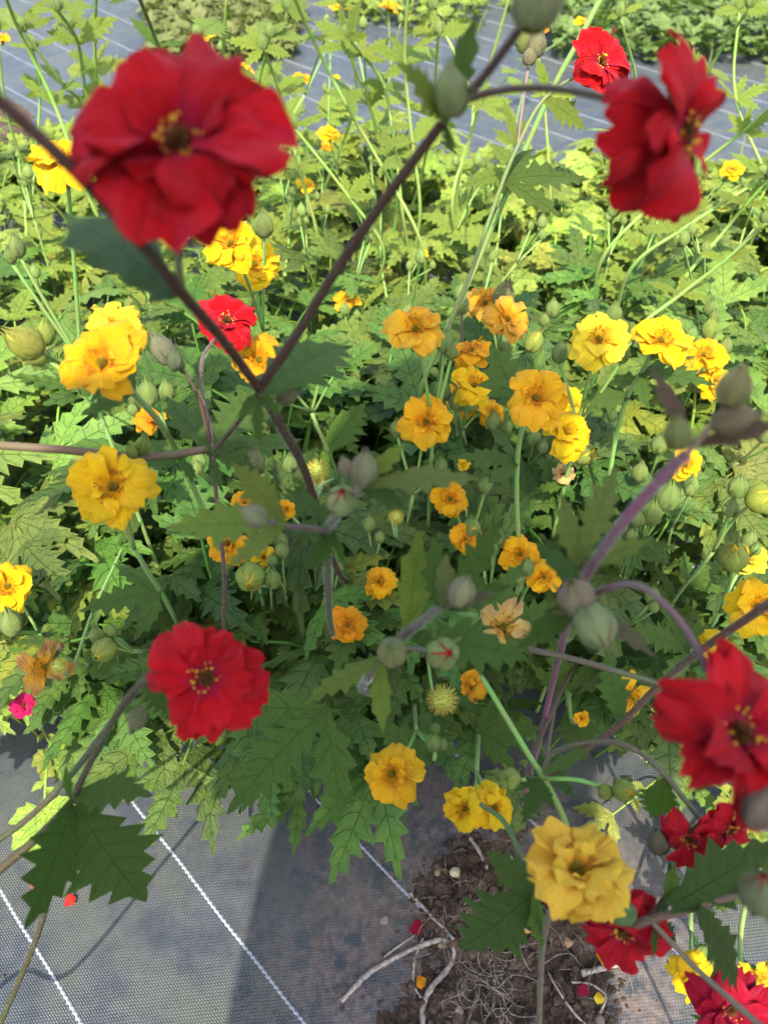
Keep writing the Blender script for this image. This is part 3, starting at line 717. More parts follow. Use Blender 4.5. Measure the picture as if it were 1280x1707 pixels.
stalk('tall forked brown stalk holding the broad crimson bloom and a side turned crimson bloom', (-.02, .52),
      [([(562, 950, .60), (512, 795, .42), (462, 700, .335), (432, 648, .30)], .0029, .0024),
       ([(432, 648, .30), (370, 565, .25), (306, 492, .21), (235, 405, .195), (120, 280, .18), (0, 168, .17), (-120, 60, .16)], .0021, .0017, (.055, .023, .016)),
       ([(306, 492, .21), (298, 440, .20), (290, 385, .195), (292, 320, .192)], .0013, .0012, (.12, .10, .06)),
       ([(432, 648, .30), (490, 565, .285), (560, 452, .268), (640, 335, .25), (735, 208, .235)], .0023, .0019, (.055, .023, .016)),
       ([(735, 208, .235), (770, 170, .232), (840, 150, .228), (920, 148, .222), (1000, 162, .218), (1068, 190, .214)], .0014, .0012, (.075, .042, .036)),
       ([(745, 190, .234), (800, 135, .22), (850, 70, .205), (885, 20, .195)], .0017, .0014, (.075, .042, .036)),
       ([(432, 660, .30), (400, 700, .33), (360, 750, .37)], .0012, .0011)],
      [(299, 240, .186, (.02, .34, .93), 360, 'open', RED, dict(red=True, seed=3)), (1135, 222, .212, (.74, -.20, .55), 285, 'half', RED, dict(red=True, seed=8))],
      [(893, 8, .192, (.1, .9, .2), 95, (.27, .28, .12), GC, False), (752, 165, .225, (-.1, .8, .4), 70, (.24, .28, .10), GC, False), (476, 660, .315, (.7, .4, .4), 36, PB, GC, False)],
      [((285, 488, .212), (100, 318, .235), 'narrow', C_DARK, dict(face=(.5, -.2, .8), w=1.7)), ((300, 495, .212), (225, 488, .225), 'narrow', C_DARK, {}),
       ((432, 650, .30), (595, 540, .34), 'simple', C_MID, dict(w=.75)), ((430, 655, .30), (432, 742, .30), 'tri', C_MID, dict(w=.7)),
       ((742, 200, .234), (690, 105, .21), 'simple', C_LIGHT, dict(w=.8)), ((745, 195, .234), (790, 15, .22), 'narrow', C_MID, dict(w=1.2)), ((740, 205, .235), (755, 255, .235), 'narrow', C_MID, dict(w=1.5))], hair=4000)
stalk('small scarlet bloom on a thin curved brown stalk behind the forked stalk', (-.125, .43),
      [([(378, 1060, .66), (375, 990, .54), (372, 930, .48), (358, 800, .45), (352, 720, .46), (336, 645, .49), (338, 600, .52), (352, 574, .55), (372, 550, .565)], .0019, .0010, (.11, .05, .045)),
       ([(352, 745, .455), (330, 660, .45), (305, 618, .45), (285, 598, .45)], .0012, .0011),
       ([(352, 748, .455), (240, 762, .43), (110, 750, .41), (-60, 738, .40)], .0028, .0026, (.12, .075, .045))],
      [(378, 535, .57, (.25, .30, .9), 106, 'open', RED, dict(red=True, seed=5))],
      [(275, 588, .45, (-.4, .7, .4), 44, (.22, .2, .12), GC, False), (292, 605, .44, (.2, .7, .5), 28, (.14, .15, .08), GC, False), (238, 745, .425, (.3, .8, .4), 30, YB, GC, False), (222, 755, .42, (-.3, .8, .4), 20, YB, GC, False), (424, 776, .46, (.1, .9, .3), 42, (.19, .2, .08), RC, False)],
      [((355, 750, .45), (430, 640, .50), 'tri', C_MID, {}), ((352, 755, .45), (440, 790, .45), 'tri', C_DARK, {}), ((305, 622, .45), (290, 560, .47), 'narrow', C_MID, {})], hair=4000)
stalk('scarlet bloom with gold stamens on the dark stalks by the cloth', (-.36, .13),
      [([(-30, 1760, .55), (30, 1640, .47), (72, 1530, .41), (108, 1370, .36), (125, 1325, .35), (170, 1235, .335), (225, 1150, .32), (290, 1125, .31), (340, 1132, .30)], .0024, .0015, (.052, .037, .018)),
       ([(118, 1340, .352), (70, 1390, .35), (0, 1450, .345), (-90, 1530, .34)], .0023, .0023, (.052, .037, .018))],
      [(345, 1130, .296, (-.02, .10, .99), 205, 'open', RED, dict(red=True, seed=14))], [(232, 1195, .36, (-.2, -.6, .5), 36, (.2, .19, .08), GC, False)],
      [((128, 1345, .35), (244, 1526, .36), 'simple', C_DARK, dict(face=(.1, .1, .98), w=1.1)), ((120, 1345, .35), (72, 1545, .31), 'simple', C_DARK, dict(face=(.75, .1, .6), w=.9)),
       ((128, 1325, .35), (240, 1290, .33), 'simple', C_MID, dict(face=(-.2, .8, .5), w=.9)), ((118, 1330, .35), (108, 1285, .34), 'narrow', C_MID, {})], hair=4000)
stalk('bare dark leaning stalk running alongside the scarlet bloom stalk on the cloth', (-.42, .20),
      [([(-60, 1440, .42), (40, 1370, .40), (120, 1290, .385), (185, 1205, .375), (250, 1120, .37), (300, 1060, .38)], .0022, .0016, (.05, .036, .02))], [], [(308, 1052, .38, (.2, .8, .5), 30, GB, GC, False)], [((250, 1120, .37), (300, 1200, .38), 'simple', C_DARK, {})], hair=7000)
stalk('sunlit small scarlet bloom facing sideways on a green brown stalk above the bed', (.10, .80),
      [([(735, 600, .66), (790, 440, .61), (835, 310, .575), (862, 245, .56), (895, 180, .55), (930, 145, .545), (966, 124, .54)], .0021, .0010, (.15, .16, .06)),
       ([(862, 245, .56), (870, 180, .55), (880, 112, .545)], .0011, .0010, (.20, .12, .10))],
      [(1000, 104, .53, (.50, .12, .85), 122, 'open', (.58, .003, .004), dict(red=True, seed=21))],
      [(872, 72, .545, (-.3, .9, .3), 32, (.24, .27, .07), YC, True), (893, 80, .54, (.3, .9, .3), 36, (.24, .2, .11), GC, False), (882, 98, .54, (0, .9, .4), 26, PB, GC, False)],
      [((908, 165, .548), (985, 200, .545), 'simple', C_LIGHT, {}), ((860, 240, .56), (838, 160, .56), 'tri', C_LIGHT, dict(w=.6)), ((842, 300, .58), (990, 285, .60), 'tri', C_MID, dict(w=.8))])
stalk('long green stalk rising past the small side turned scarlet bloom', (.12, .92),
      [([(700, 660, .75), (790, 450, .67), (860, 285, .62), (915, 160, .59), (960, 75, .57), (1010, -20, .55)], .0026, .0020, (.17, .20, .06))], [], [(1016, -34, .548, (.2, .9, .3), 40, GB, GC, False)], [((915, 160, .59), (895, 90, .58), 'narrow', C_LIGHT, {}), ((860, 285, .62), (760, 300, .64), 'tri', C_LIGHT, {})])
stalk('blurred ragged crimson bloom hanging from an arched purple stalk with swollen buds', (.14, .30),
      [([(925, 1120, .48), (945, 1040, .34), (962, 985, .29), (985, 945, .27), (1040, 868, .245), (1095, 805, .23), (1142, 758, .22)], .0024, .0019, (.17, .06, .085)),
       ([(955, 1010, .285), (1000, 985, .262), (1060, 975, .25), (1115, 1015, .245), (1155, 1070, .24), (1178, 1120, .236)], .0014, .0012, (.13, .07, .07)),
       ([(1142, 758, .22), (1180, 715, .215), (1212, 680, .21)], .0011, .0010, (.25, .12, .11))],
      [(1228, 1222, .228, (.30, .42, .85), 320, 'ragged', (.50, .002, .004), dict(red=True, seed=31))],
      [(1220, 652, .208, (.25, .85, .3), 62, (.30, .27, .11), RC, True), (1215, 702, .212, (.9, .2, .3), 60, (.26, .17, .10), GC, False), (1130, 728, .215, (-.2, .9, .3), 52, (.25, .24, .08), GC, False),
       (990, 1038, .25, (.1, -.5, .7), 78, (.30, .34, .14), RC, True), (962, 1000, .255, (-.3, .5, .6), 70, (.27, .2, .12), GC, False)],
      [((1150, 740, .22), (1088, 610, .215), 'narrow', (.17, .10, .08), dict(w=1.0)), ((1155, 742, .22), (1310, 700, .20), 'narrow', (.19, .11, .08), dict(w=.9)),
       ((962, 935, .27), (1045, 770, .28), 'tri', C_LIGHT, dict(w=.8, face=(-.1, .1, .95))), ((975, 985, .26), (900, 905, .26), 'narrow', C_DARK, dict(w=1.5)), ((980, 1000, .26), (860, 1080, .27), 'narrow', C_DARK, dict(w=1.4)), ((990, 1010, .25), (1100, 1100, .24), 'narrow', (.17, .15, .09), dict(w=.8))], hair=6000)
stalk('dark brown side stalk crossing behind the ragged crimson bloom', (.24, .50),
      [([(880, 1290, .46), (1010, 1225, .42), (1090, 1150, .39), (1160, 1090, .36), (1290, 1000, .31), (1400, 920, .28)], .0019, .0022, (.09, .045, .03)),
       ([(1100, 1140, .385), (1030, 1120, .39), (960, 1100, .40), (880, 1082, .41)], .0016, .0020, (.10, .075, .045))], [], [(1405, 915, .28, (.3, .8, .3), 40, GB, GC, False)],
      [((1035, 1205, .415), (1010, 1085, .42), 'simple', C_MID, dict(w=.7)), ((900, 1265, .45), (960, 1330, .44), 'tri', C_DARK, {})], hair=4000)
stalk('pair of nodding scarlet blooms on an arched stalk above the cloth', (.20, .46),
      [([(905, 1290, .46), (920, 1256, .44), (1000, 1236, .42), (1060, 1252, .40), (1110, 1295, .385), (1150, 1345, .375), (1180, 1380, .37)], .0018, .0015, (.11, .075, .045))],
      [(1150, 1398, .362, (-.35, -.35, .8), 108, 'half', CRIM, dict(red=True, seed=41)), (1215, 1382, .368, (.35, -.35, .8), 112, 'half', CRIM, dict(red=True, seed=44))],
      [(1098, 1408, .37, (-.2, .9, .2), 40, (.16, .13, .08), GC, False)],
      [((1115, 1440, .38), (1125, 1500, .37), 'narrow', C_DARK, dict(w=1.6)), ((1110, 1300, .385), (1085, 1380, .40), 'simple', C_MID, {})], hair=6000)
stalk('scarlet bloom half covered by a green bud on the thick brown leaning stalk', (.30, .10),
      [([(1420, 1450, .34), (1310, 1478, .335), (1230, 1492, .34), (1140, 1518, .345), (1085, 1532, .35), (1050, 1545, .36)], .0021, .0019, (.11, .06, .04)),
       ([(1083, 1533, .35), (1150, 1605, .34), (1210, 1660, .33), (1290, 1730, .32)], .0014, .0017, (.12, .085, .06)),
       ([(1085, 1525, .35), (1110, 1490, .36), (1125, 1455, .365)], .0012, .0010)],
      [(1040, 1552, .362, (-.35, -.45, .75), 150, 'half', CRIM, dict(red=True, seed=51))],
      [(1040, 1522, .345, (-.9, .15, .3), 46, (.12, .2, .07), GC, False)],
      [((1120, 1510, .345), (1300, 1395, .34), 'simple', C_DARK, dict(face=(-.1, .4, .9), w=.75)), ((1165, 1518, .34), (1265, 1655, .345), 'simple', C_DARK, dict(face=(.3, .2, .9), w=.7)),
       ((1090, 1530, .35), (1138, 1570, .36), 'tri', C_DARK, {}), ((1112, 1505, .35), (1125, 1440, .345), 'narrow', C_MID, dict(w=1.6))], hair=7000)
stalk('crimson magenta bloom low over the cloth beside a small golden bloom', (.33, .16),
      [([(1240, 1760, .46), (1235, 1720, .44), (1225, 1690, .43)], .0016, .0012)],
      [(1218, 1682, .425, (-.1, .1, .9), 150, 'ragged', (.36, .002, .018), dict(red=True, seed=61))], [], [((1235, 1730, .44), (1150, 1690, .44), 'narrow', C_LIGHT, {})])
stalk('large blurred green bud with a crimson stripe beside the thick leaning stalk', (.27, .04),
      [([(1330, 1640, .25), (1300, 1560, .22), (1275, 1520, .21)], .0016, .0013, (.19, .17, .09))], [], [(1266, 1490, .205, (-.2, .7, .6), 78, (.24, .25, .11), RC, True), (1262, 1355, .21, (.2, .8, .3), 60, (.25, .15, .11), GC, False)],
      [((1275, 1520, .21), (1290, 1420, .205), 'narrow', C_LIGHT, {})])
stalk('hairy stalk with red dotted bud and pointed toothed leaves amid the bed', (-.04, .42),
      [([(552, 1045, .58), (547, 985, .46), (546, 930, .38), (548, 880, .345), (562, 858, .33)], .0030, .0021, (.10, .075, .04)),
       ([(548, 884, .345), (510, 880, .33), (475, 876, .31), (450, 870, .295)], .0014, .0013, (.11, .06, .06)), ([(560, 862, .33), (590, 830, .30), (600, 800, .285)], .0014, .0012, (.17, .12, .09))],
      [], [(570, 836, .30, (.05, .3, .95), 58, (.30, .34, .13), RC, True), (428, 862, .285, (-.7, .4, .3), 44, (.29, .27, .13), GC, False), (605, 788, .28, (.1, .8, .5), 52, (.26, .24, .12), GC, False), (578, 782, .28, (-.3, .8, .4), 30, PB, GC, False)],
      [((472, 868, .30), (262, 872, .30), 'simple', C_LIGHT, dict(w=.62, face=(0, .5, .85))), ((470, 880, .30), (375, 942, .29), 'simple', C_LIGHT, dict(w=.55)), ((470, 862, .30), (385, 765, .30), 'simple', C_LIGHT, dict(w=.7)), ((548, 880, .345), (490, 812, .36), 'tri', C_MID, dict(w=.8)),
       ((612, 808, .285), (800, 765, .27), 'simple', C_LIGHT, dict(w=.55, face=(.1, .6, .8))), ((610, 800, .285), (672, 735, .28), 'narrow', C_LIGHT, dict(w=1.5)), ((555, 885, .345), (520, 950, .36), 'tri', C_DARK, {}), ((612, 812, .285), (680, 850, .28), 'narrow', C_DARK, dict(w=1.5))], hair=7000)
stalk('hairy stalk with two red slit buds and a fan of long leaves', (.0, .40),
      [([(604, 1150, .50), (610, 1135, .43), (616, 1125, .385), (645, 1085, .345), (690, 1045, .32), (735, 1012, .30)], .0030, .0019, (.10, .07, .055)),
       ([(650, 1080, .342), (690, 1082, .33), (718, 1086, .32)], .0012, .0011, (.17, .12, .11))],
      [], [(736, 1090, .312, (.15, .2, .95), 62, (.28, .33, .10), RC, True), (655, 1088, .315, (-.1, .3, .9), 58, (.25, .25, .10), GC, False), (768, 990, .285, (.2, .7, .5), 52, (.30, .29, .15), GC, False)],
      [((735, 1008, .30), (845, 862, .31), 'tri', C_MID, dict(w=.7, face=(.3, .2, .9))), ((682, 1050, .325), (702, 890, .31), 'narrow', C_LIGHT, dict(w=1.5)), ((738, 1010, .30), (742, 935, .28), 'narrow', (.17, .19, .08), dict(w=1.2)), ((742, 1012, .30), (830, 985, .28), 'narrow', (.16, .16, .09), {}),
       ((690, 1062, .33), (895, 1085, .34), 'simple', C_MID, dict(w=.62)), ((640, 1095, .34), (500, 1160, .33), 'simple', C_LIGHT, dict(w=.6, face=(-.2, .8, .5))), ((632, 1100, .34), (640, 1222, .33), 'narrow', C_LIGHT, dict(w=1.3)), ((540, 1185, .44), (372, 1352, .42), 'tri', C_MID, dict(face=(-.05, .25, .95), w=1.0, seed=2))], hair=7000)
stalk('frilled pale yellow bloom on a stout brown stalk over the soil patch', (.125, .115),
      [([(898, 1720, .62), (900, 1640, .50), (906, 1560, .42), (930, 1490, .35), (955, 1462, .33)], .0027, .0018, (.13, .085, .06)),
       ([(905, 1570, .425), (885, 1490, .42), (868, 1430, .43), (840, 1370, .45), (800, 1340, .46)], .0022, .0016, (.09, .11, .04))],
      [(960, 1452, .315, (-.05, .80, .58), 186, 'ruffle', (.95, .60, .05), dict(seed=71, big=True))], [],
      [((888, 1490, .415), (765, 1602, .42), 'simple', C_DARK, dict(face=(-.1, .1, .98), w=1.15)), ((890, 1485, .415), (808, 1425, .42), 'simple', C_DARK, dict(w=.95, face=(0, .1, .98))), ((890, 1495, .41), (905, 1590, .415), 'narrow', C_MID, dict(w=1.4))], hair=4000)
stalk('green forked stalk with round yellow green buds above the frilled yellow bloom', (.175, .25),
      [([(956, 1425, .47), (940, 1365, .435), (905, 1296, .41), (882, 1260, .41), (840, 1190, .415), (806, 1135, .425), (796, 1128, .43)], .0020, .0016, (.18, .24, .06)),
       ([(905, 1298, .41), (960, 1300, .395), (1005, 1312, .39)], .0013, .0012, (.18, .24, .06)), ([(900, 1298, .41), (868, 1300, .40)], .0012, .0011, (.18, .24, .06))],
      [(786, 1146, .43, (-.45, -.1, .35), 60, 'half', (.82, .38, .005))], [(850, 1298, .395, (-.3, .3, .9), 40, YB, GC, False), (1008, 1320, .385, (.2, .3, .9), 28, YB, GC, False), (1038, 1317, .38, (.1, .2, .95), 42, (.26, .31, .05), YC, False), (890, 1337, .41, (.1, -.4, .8), 32, (.16, .16, .07), GC, False)],
      [((905, 1290, .40), (985, 1240, .41), 'narrow', C_MID, {}), ((900, 1300, .40), (870, 1375, .40), 'tri', C_DARK, {})], hair=6000)

# ------------------------------------------------------------------ yellow stalks: blooms given, stalk grows from the ground to meet them
def dz(px, py, d, zmin):
    k = (CL.z - P(px, py, 1.0).z)
    return d if CL.z - k * d >= zmin else (CL.z - zmin) / k
def ystalk(label, fl, buds=(), group=None, colr=C_ST_G, far=False, nl=2, root=None, zmin=.29, r=.0020, seed=None):
    sid[0] += 1; s0 = sid[0] * 17 if seed is None else seed; rnd = random.Random(s0)
    items = []
    for q in fl:
        px, py, D, n, sty, c = q[:6]; o = dict(q[6]) if len(q) > 6 else {}
        rad0 = o.pop('rad', .0205 if not far else .0175)
        d = dz(px, py, o.pop('d', 2 * rad0 * FPX / D), zmin); items.append((P(px, py, d), CV(*n), D / 2 / FPX * d * 1.06, sty, c, o))
    bt = []
    for q in buds:
        px, py, D, n, c, core, op = q
        if far: D *= .62; c = tuple(1.25 * x for x in c)
        d = dz(px, py, 2 * (.0055 if far else .0085 if D < 34 else .0095) * FPX / D, zmin)
        if items: d = min(max(d, (items[0][0] - CL).dot(CR @ Vector((0, 0, -1))) - .03), (items[0][0] - CL).dot(CR @ Vector((0, 0, -1))) + .05)
        bt.append((P(px, py, d), CV(*n), D / 2 / FPX * d, c, core, op))
    tops = [(a[0], a[1], .16 * a[2]) for a in items] + [(a[0], a[1], .9 * a[2]) for a in bt]
    mean = sum((t[0] for t in tops), Vector()) / len(tops)
    rt = Vector((root[0], root[1], 0)) if root else root_for(mean) + Vector((rnd.gauss(0, .02), rnd.gauss(0, .02), 0))
    if far and not root: rt = Vector((mean.x + rnd.gauss(0, .10), mean.y + rnd.uniform(-.22, .05), 0))
    rt.z = fab_h(rt.x, rt.y) - .005
    e = empty('flower_stalk', rt); tag(e, label, 'flower', group); q0 = (list(fl) + list(buds))[0]
    if not group: STK.append((label, q0[0], q0[1]))
    elif not fl: GST.append((e, group, q0[0], q0[1]))
    sides = 5 if far else 7
    if len(tops) == 1: ends = rise(rt, tops[0][0] - tops[0][1] * tops[0][2], tops[0][1], .3, s0)
    else:
        low = min(t[0].z for t in tops); node = mean * .8 + rt * .2; node.z = min(node.z, low - .015) if low - .015 > .1 else low * .9
        ends = [rt, rt.lerp(node, .45) + Vector((rnd.uniform(-.01, .01), rnd.uniform(-.012, .012), .03)), node]
        for t in tops:
            a = t[0] - t[1] * t[2]; stem_obj('branch', e, rt, [node, node.lerp(a, .55) + Vector((0, 0, .008)) - t[1] * .006, a], r * .72, r * .62, jit(colr, .1, rnd), 0, sides, 5, s0)
    stem_obj('stem', e, rt, ends, r * 1.15, r * .8, jit(colr, .1, rnd), 0 if far else 3500, sides, 6, s0)
    for i, (p, n, rad, sty, c, o) in enumerate(items): flower(e, rt, p, n, rad, sty, c, s0 + i * 5, far=far, **o)
    for i, (p, n, rad, c, core, op) in enumerate(bt): bud(e, rt, p, n, rad, c, core, op, s0 + i, far)
    pth = catmull(ends, 6)
    for i in range(nl):
        b = pth[int(len(pth) * (.45 + .45 * (i + rnd.random() * .5) / max(1, nl)))]; a = rnd.uniform(0, 6.28)
        leaf_at(e, rt, b, b + Vector((math.cos(a), math.sin(a) * .8, rnd.uniform(.1, .6))).normalized() * rnd.uniform(.035, .065) * (1.25 if far else 1), rnd.choice(('tri', 'tri', 'simple')), C_LIGHT if far else C_MID, UP * .8 + (CL - b).normalized() * .4, s0 + i)
    return e
F = (0, .3, .95)
gb = lambda px, py, D=24, n=(0, .8, .5): (px, py, D, n, GB, GC, False)
yb = lambda px, py, D=28, n=(0, .8, .5): (px, py, D, n, YB, YC, True)
ystalk('sunlit yellow bloom crossed by a dark stalk beside the broad crimson bloom', [(108, 272, 112, (-.05, .45, .85), 'double', YEL)], [gb(30, 415), gb(18, 430, 18)])
ystalk('crowded yellow double bloom below the broad crimson bloom', [(385, 408, 96, (-.15, .35, .9), 'double', YEL), (425, 440, 84, (.25, .1, .9), 'double', YEL)], [gb(440, 380, 30)])
ystalk('lemon yellow bloom tucked behind a larger orange yellow bloom', [(193, 545, 92, (.25, .5, .8), 'ruffle', LEM)], [yb(222, 516, 26), gb(248, 660, 30)])
ystalk('large orange yellow bloom with curled petals in front of a lemon bloom', [(172, 606, 146, (-.1, .25, .95), 'double', (.88, .47, .006))])
ystalk('pale lemon half opened bud cluster beside the large orange yellow bloom', [], [(48, 574, 50, (-.5, .3, .7), (.32, .34, .05), (.8, .66, .08), True), (75, 560, 30, (.2, .8, .4), YB, GC, False), (62, 592, 34, (-.2, .2, .9), (.3, .33, .06), (.8, .66, .08), True)], zmin=.35)
ystalk('small cupped orange bloom under the large orange yellow bloom', [(256, 706, 62, (.02, .55, .8), 'cup', DEEP)], [gb(232, 666, 28), gb(278, 655, 24), gb(205, 660, 20)])
ystalk('bright yellow bloom lying before the horizontal hairy brown stalk', [(190, 812, 132, (.0, .25, .97), 'open', YEL)], [yb(143, 772, 28, (-.3, .6, .6))])
ystalk('yellow bloom facing up beside dark cut leaves and a lone bud', [(14, 978, 84, (.1, .35, .9), 'open', YEL)], [gb(20, 1042, 34)])
ystalk('withered yellow bloom with brown shrivelled petal ends', [(76, 1112, 98, (.1, .25, .95), 'wilt', (.74, .42, .03), dict(brown=.95))], [(97, 1080, 16, (.5, .5, .5), (.4, .25, .12), YC, False)])
ystalk('nearly open yellow bud with two small green buds over dark leaves', [], [(175, 1082, 36, (.0, -.2, .9), YB, YC, True), gb(163, 1062, 22), gb(187, 1054, 18)], zmin=.33)
ystalk('orange bloom peeping out behind the fork of the brown stalk', [(432, 600, 88, (.2, .1, .95), 'double', (.88, .45, .006))], [gb(545, 585, 20)])
ystalk('golden blooms behind the pointed leaf of the red dotted bud stalk', [(380, 905, 76, (-.2, .25, .9), 'double', ORA), (440, 930, 52, (.2, .1, .9), 'cup', YEL), (408, 838, 44, (0, .4, .8), 'double', ORA)], [yb(418, 960, 44, (.1, -.2, .9)), gb(455, 968, 26), gb(468, 905, 24)])
ystalk('spent bloom with a bristly yellow green head and drooping petals', [(528, 800, 50, (.05, .55, .8), 'droop', (.8, .42, .08), dict(brown=.35))])
ystalk('orange bloom hanging under the hairy red dotted bud stalk', [(580, 1042, 66, (.05, -.1, .95), 'half', DEEP)])
ystalk('small orange bloom between long leaves and the red dotted bud stalk', [(632, 970, 56, (-.3, .1, .9), 'half', ORA), (478, 850, 34, (.2, .2, .9), 'double', ORA)])
ystalk('ruffled golden bloom turned aside above the shaded cloth', [(654, 1290, 96, (-.35, .35, .85), 'double', (.88, .48, .008))], [gb(722, 1240, 26), gb(738, 1242, 16)], root=(.02, .46))
ystalk('twin golden blooms pressed together above the soil patch', [(775, 1348, 74, (-.45, .2, .85), 'double', YEL), (822, 1345, 76, (.35, .25, .9), 'ruffle', YEL)], root=(.10, .44))
ystalk('round orange yellow bloom with a dotted centre standing apart', [(693, 549, 96, (-.05, .30, .95), 'double', (.88, .48, .008), dict(brown=.3))], [gb(742, 575, 26), gb(752, 590, 18)])
ystalk('fading golden blooms behind a crimson tipped bud', [(808, 506, 66, (-.2, .5, .8), 'open', (.82, .43, .01), dict(brown=.5)), (845, 532, 78, (.35, .3, .85), 'open', (.82, .45, .015), dict(brown=.5))], [(838, 497, 32, (.2, .8, .5), (.18, .2, .07), RC, True), gb(845, 578, 28), (888, 573, 28, (.3, .6, .6), YB, YC, True)])
ystalk('orange bloom facing away behind the thin purple bud stalk', [(785, 585, 78, (-.2, .6, .6), 'half', (.88, .45, .006))], [gb(770, 512, 22)], colr=C_ST_P)
ystalk('upright ruffled yellow bloom over smaller orange blooms', [(790, 643, 80, (.05, .45, .85), 'double', YEL), (762, 668, 62, (-.2, .3, .9), 'open', ORA), (822, 688, 50, (.4, .0, .9), 'half', ORA)], [gb(737, 655, 26), gb(762, 672, 26)])
ystalk('wide open orange yellow bloom with a green stalk passing before it', [(710, 704, 84, (-.1, .2, .95), 'open', (.88, .47, .008))], [gb(662, 717, 22), gb(735, 778, 20)])
ystalk('broad orange bloom with pointed petals beside ruffled yellow ones', [(893, 664, 104, (.05, .28, .95), 'open', (.88, .46, .008))])
ystalk('ragged yellow blooms and pale pinkish spent bloom in a cluster', [(950, 672, 56, (.3, .4, .8), 'double', YEL), (945, 722, 82, (.15, .3, .9), 'ruffle', YEL), (938, 786, 46, (-.1, -.4, .8), 'cup', (.82, .58, .22), dict(brown=.4))], [gb(938, 762, 26), gb(918, 770, 22), yb(972, 758, 34, (.4, .2, .8))])
ystalk('sunlit lemon yellow bloom with an orange stamen ring', [(998, 567, 96, (.0, .32, .95), 'open', LEM)], [gb(932, 592, 24), yb(1037, 594, 20), gb(1022, 527, 24)])
ystalk('sunlit golden bloom with a green centre next to a double bloom', [(1100, 568, 94, (.0, .35, .93), 'double', YEL)])
ystalk('sunlit golden double blooms stacked one above another', [(1172, 592, 66, (-.1, .3, .9), 'double', (.85, .48, .006)), (1190, 636, 62, (.25, .2, .9), 'ruffle', YEL)], [yb(1182, 552, 24), gb(1208, 580, 20), gb(1152, 560, 18)])
ystalk('yellow bloom half hidden behind the purple stalk', [(1142, 776, 58, (.2, -.1, .95), 'double', YEL)], [gb(1098, 744, 26), gb(1066, 790, 24)])
ystalk('fuzzy green arched stalk ending in yellow green buds', [], [(1266, 832, 44, (.2, .3, .9), (.33, .36, .05), YC, True), gb(1228, 815, 28), gb(1217, 850, 24), ], zmin=.36)
ystalk('plump green buds with frilled bracts under the purple stalk', [], [gb(1112, 832, 36), gb(1085, 860, 32), gb(1062, 868, 22)])
ystalk('orange blooms peeping between dark leaves below green buds', [(750, 832, 62, (.1, .2, .9), 'double', ORA), (775, 898, 52, (.2, .0, .9), 'half', ORA), (772, 776, 30, (0, .5, .8), 'cup', YEL)], [gb(785, 885, 30), gb(808, 812, 22)])
ystalk('orange bloom pair low beside the thin dark curved stalk', [(866, 924, 66, (-.1, .2, .9), 'double', ORA), (906, 962, 60, (.1, -.1, .95), 'half', ORA)], [])
ystalk('large withered bloom with cream crumpled petals and brown stamens', [(838, 1045, 112, (.0, .25, .95), 'wilt', (.80, .58, .16), dict(brown=.7))])
ystalk('golden bloom partly covered by leaves beside the ragged crimson bloom', [(1048, 1160, 84, (-.2, .35, .9), 'wilt', YEL, dict(brown=.2))], [], zmin=.26)
ystalk('small half open orange bud flower over dark leaves', [(967, 1198, 34, (.0, .3, .95), 'cup', ORA, dict(rad=.011))], zmin=.25)
ystalk('sunlit yellow blooms beside pale opening buds and crossed by a brown stalk', [(1262, 1012, 96, (-.2, .25, .9), 'double', YEL), (1245, 935, 62, (.2, .5, .8), 'cup', LEM, dict(brown=.3))], [yb(1222, 930, 44, (-.3, .4, .8))])
ystalk('small golden bloom under the arched purple stalk', [(1198, 1075, 62, (.3, .3, .9), 'half', YEL)])
ystalk('small golden double bloom on sunlit cloth beside the magenta bloom', [(1155, 1626, 76, (.1, .35, .9), 'ruffle', YEL, dict(d=.52))], [gb(1170, 1588, 20), gb(1190, 1610, 18)], root=(.27, .27), zmin=.16)
ystalk('fading yellow bloom on sunlit cloth under the long dark leaf', [(1258, 1628, 66, (-.1, .3, .9), 'wilt', LEM, dict(d=.52, brown=.4))], [], root=(.36, .27), zmin=.16)
ystalk('bristly green seed ball beside the red slit buds', [], [gb(725, 1215, 16)], zmin=.25)
ystalk('green bud pair on a fuzzy pale stalk beside the fork of brown stalk', [], [gb(472, 660, 30), gb(565, 605, 16)], zmin=.35)
def seed_head(px, py, D, d, n, label, root):
    rt = Vector((root[0], root[1], fab_h(*root) - .005)); e = empty('seed_stalk', rt); tag(e, label, 'seed head'); p = P(px, py, d); nn = CV(*n); rad = D / 2 / FPX * d
    link('seed_head', SPIKY[px % 3], e, Matrix.Translation(p - rt) @ frame(nn, Vector((1, .2, .1))) @ Matrix.Scale(rad, 4)); stem_obj('stem', e, rt, rise(rt, p - nn * rad * .4, nn), .0016, .0011, C_ST_G, 3000, 6, 6)
    for i in range(5): link('sepal', SEP_F, e, Matrix.Translation(p - rt - nn * rad * .6) @ frame(nn, Vector((1, .2, .1))) @ Matrix.Rotation(i * 1.257, 4, 'Z') @ Matrix.Rotation(R(-50), 4, 'X') @ Matrix.Scale(rad * 1.1, 4), (.14, .2, .05))
seed_head(737, 1166, 60, .56, (.1, .2, .95), 'round bristly green seed ball over dark leaves', (.04, .5))
seed_head(528, 786, 48, .60, (.05, .5, .85), 'bristly yellow green head with spent petals drooping under it', (-.05, .62))
seed_head(92 + 6, 1110, 34, .52, (.1, .25, .95), 'green bristly centre of the withered brown edged bloom', (-.26, .6))
seed_head(838, 1050, 44, .50, (.0, .3, .95), 'brown bristly centre of the large withered cream bloom', (.1, .56))
seed_head(100 + 560, 862, 30, .66, (.0, .5, .85), 'small spent bristly head between dark toothed leaves', (.0, .66))
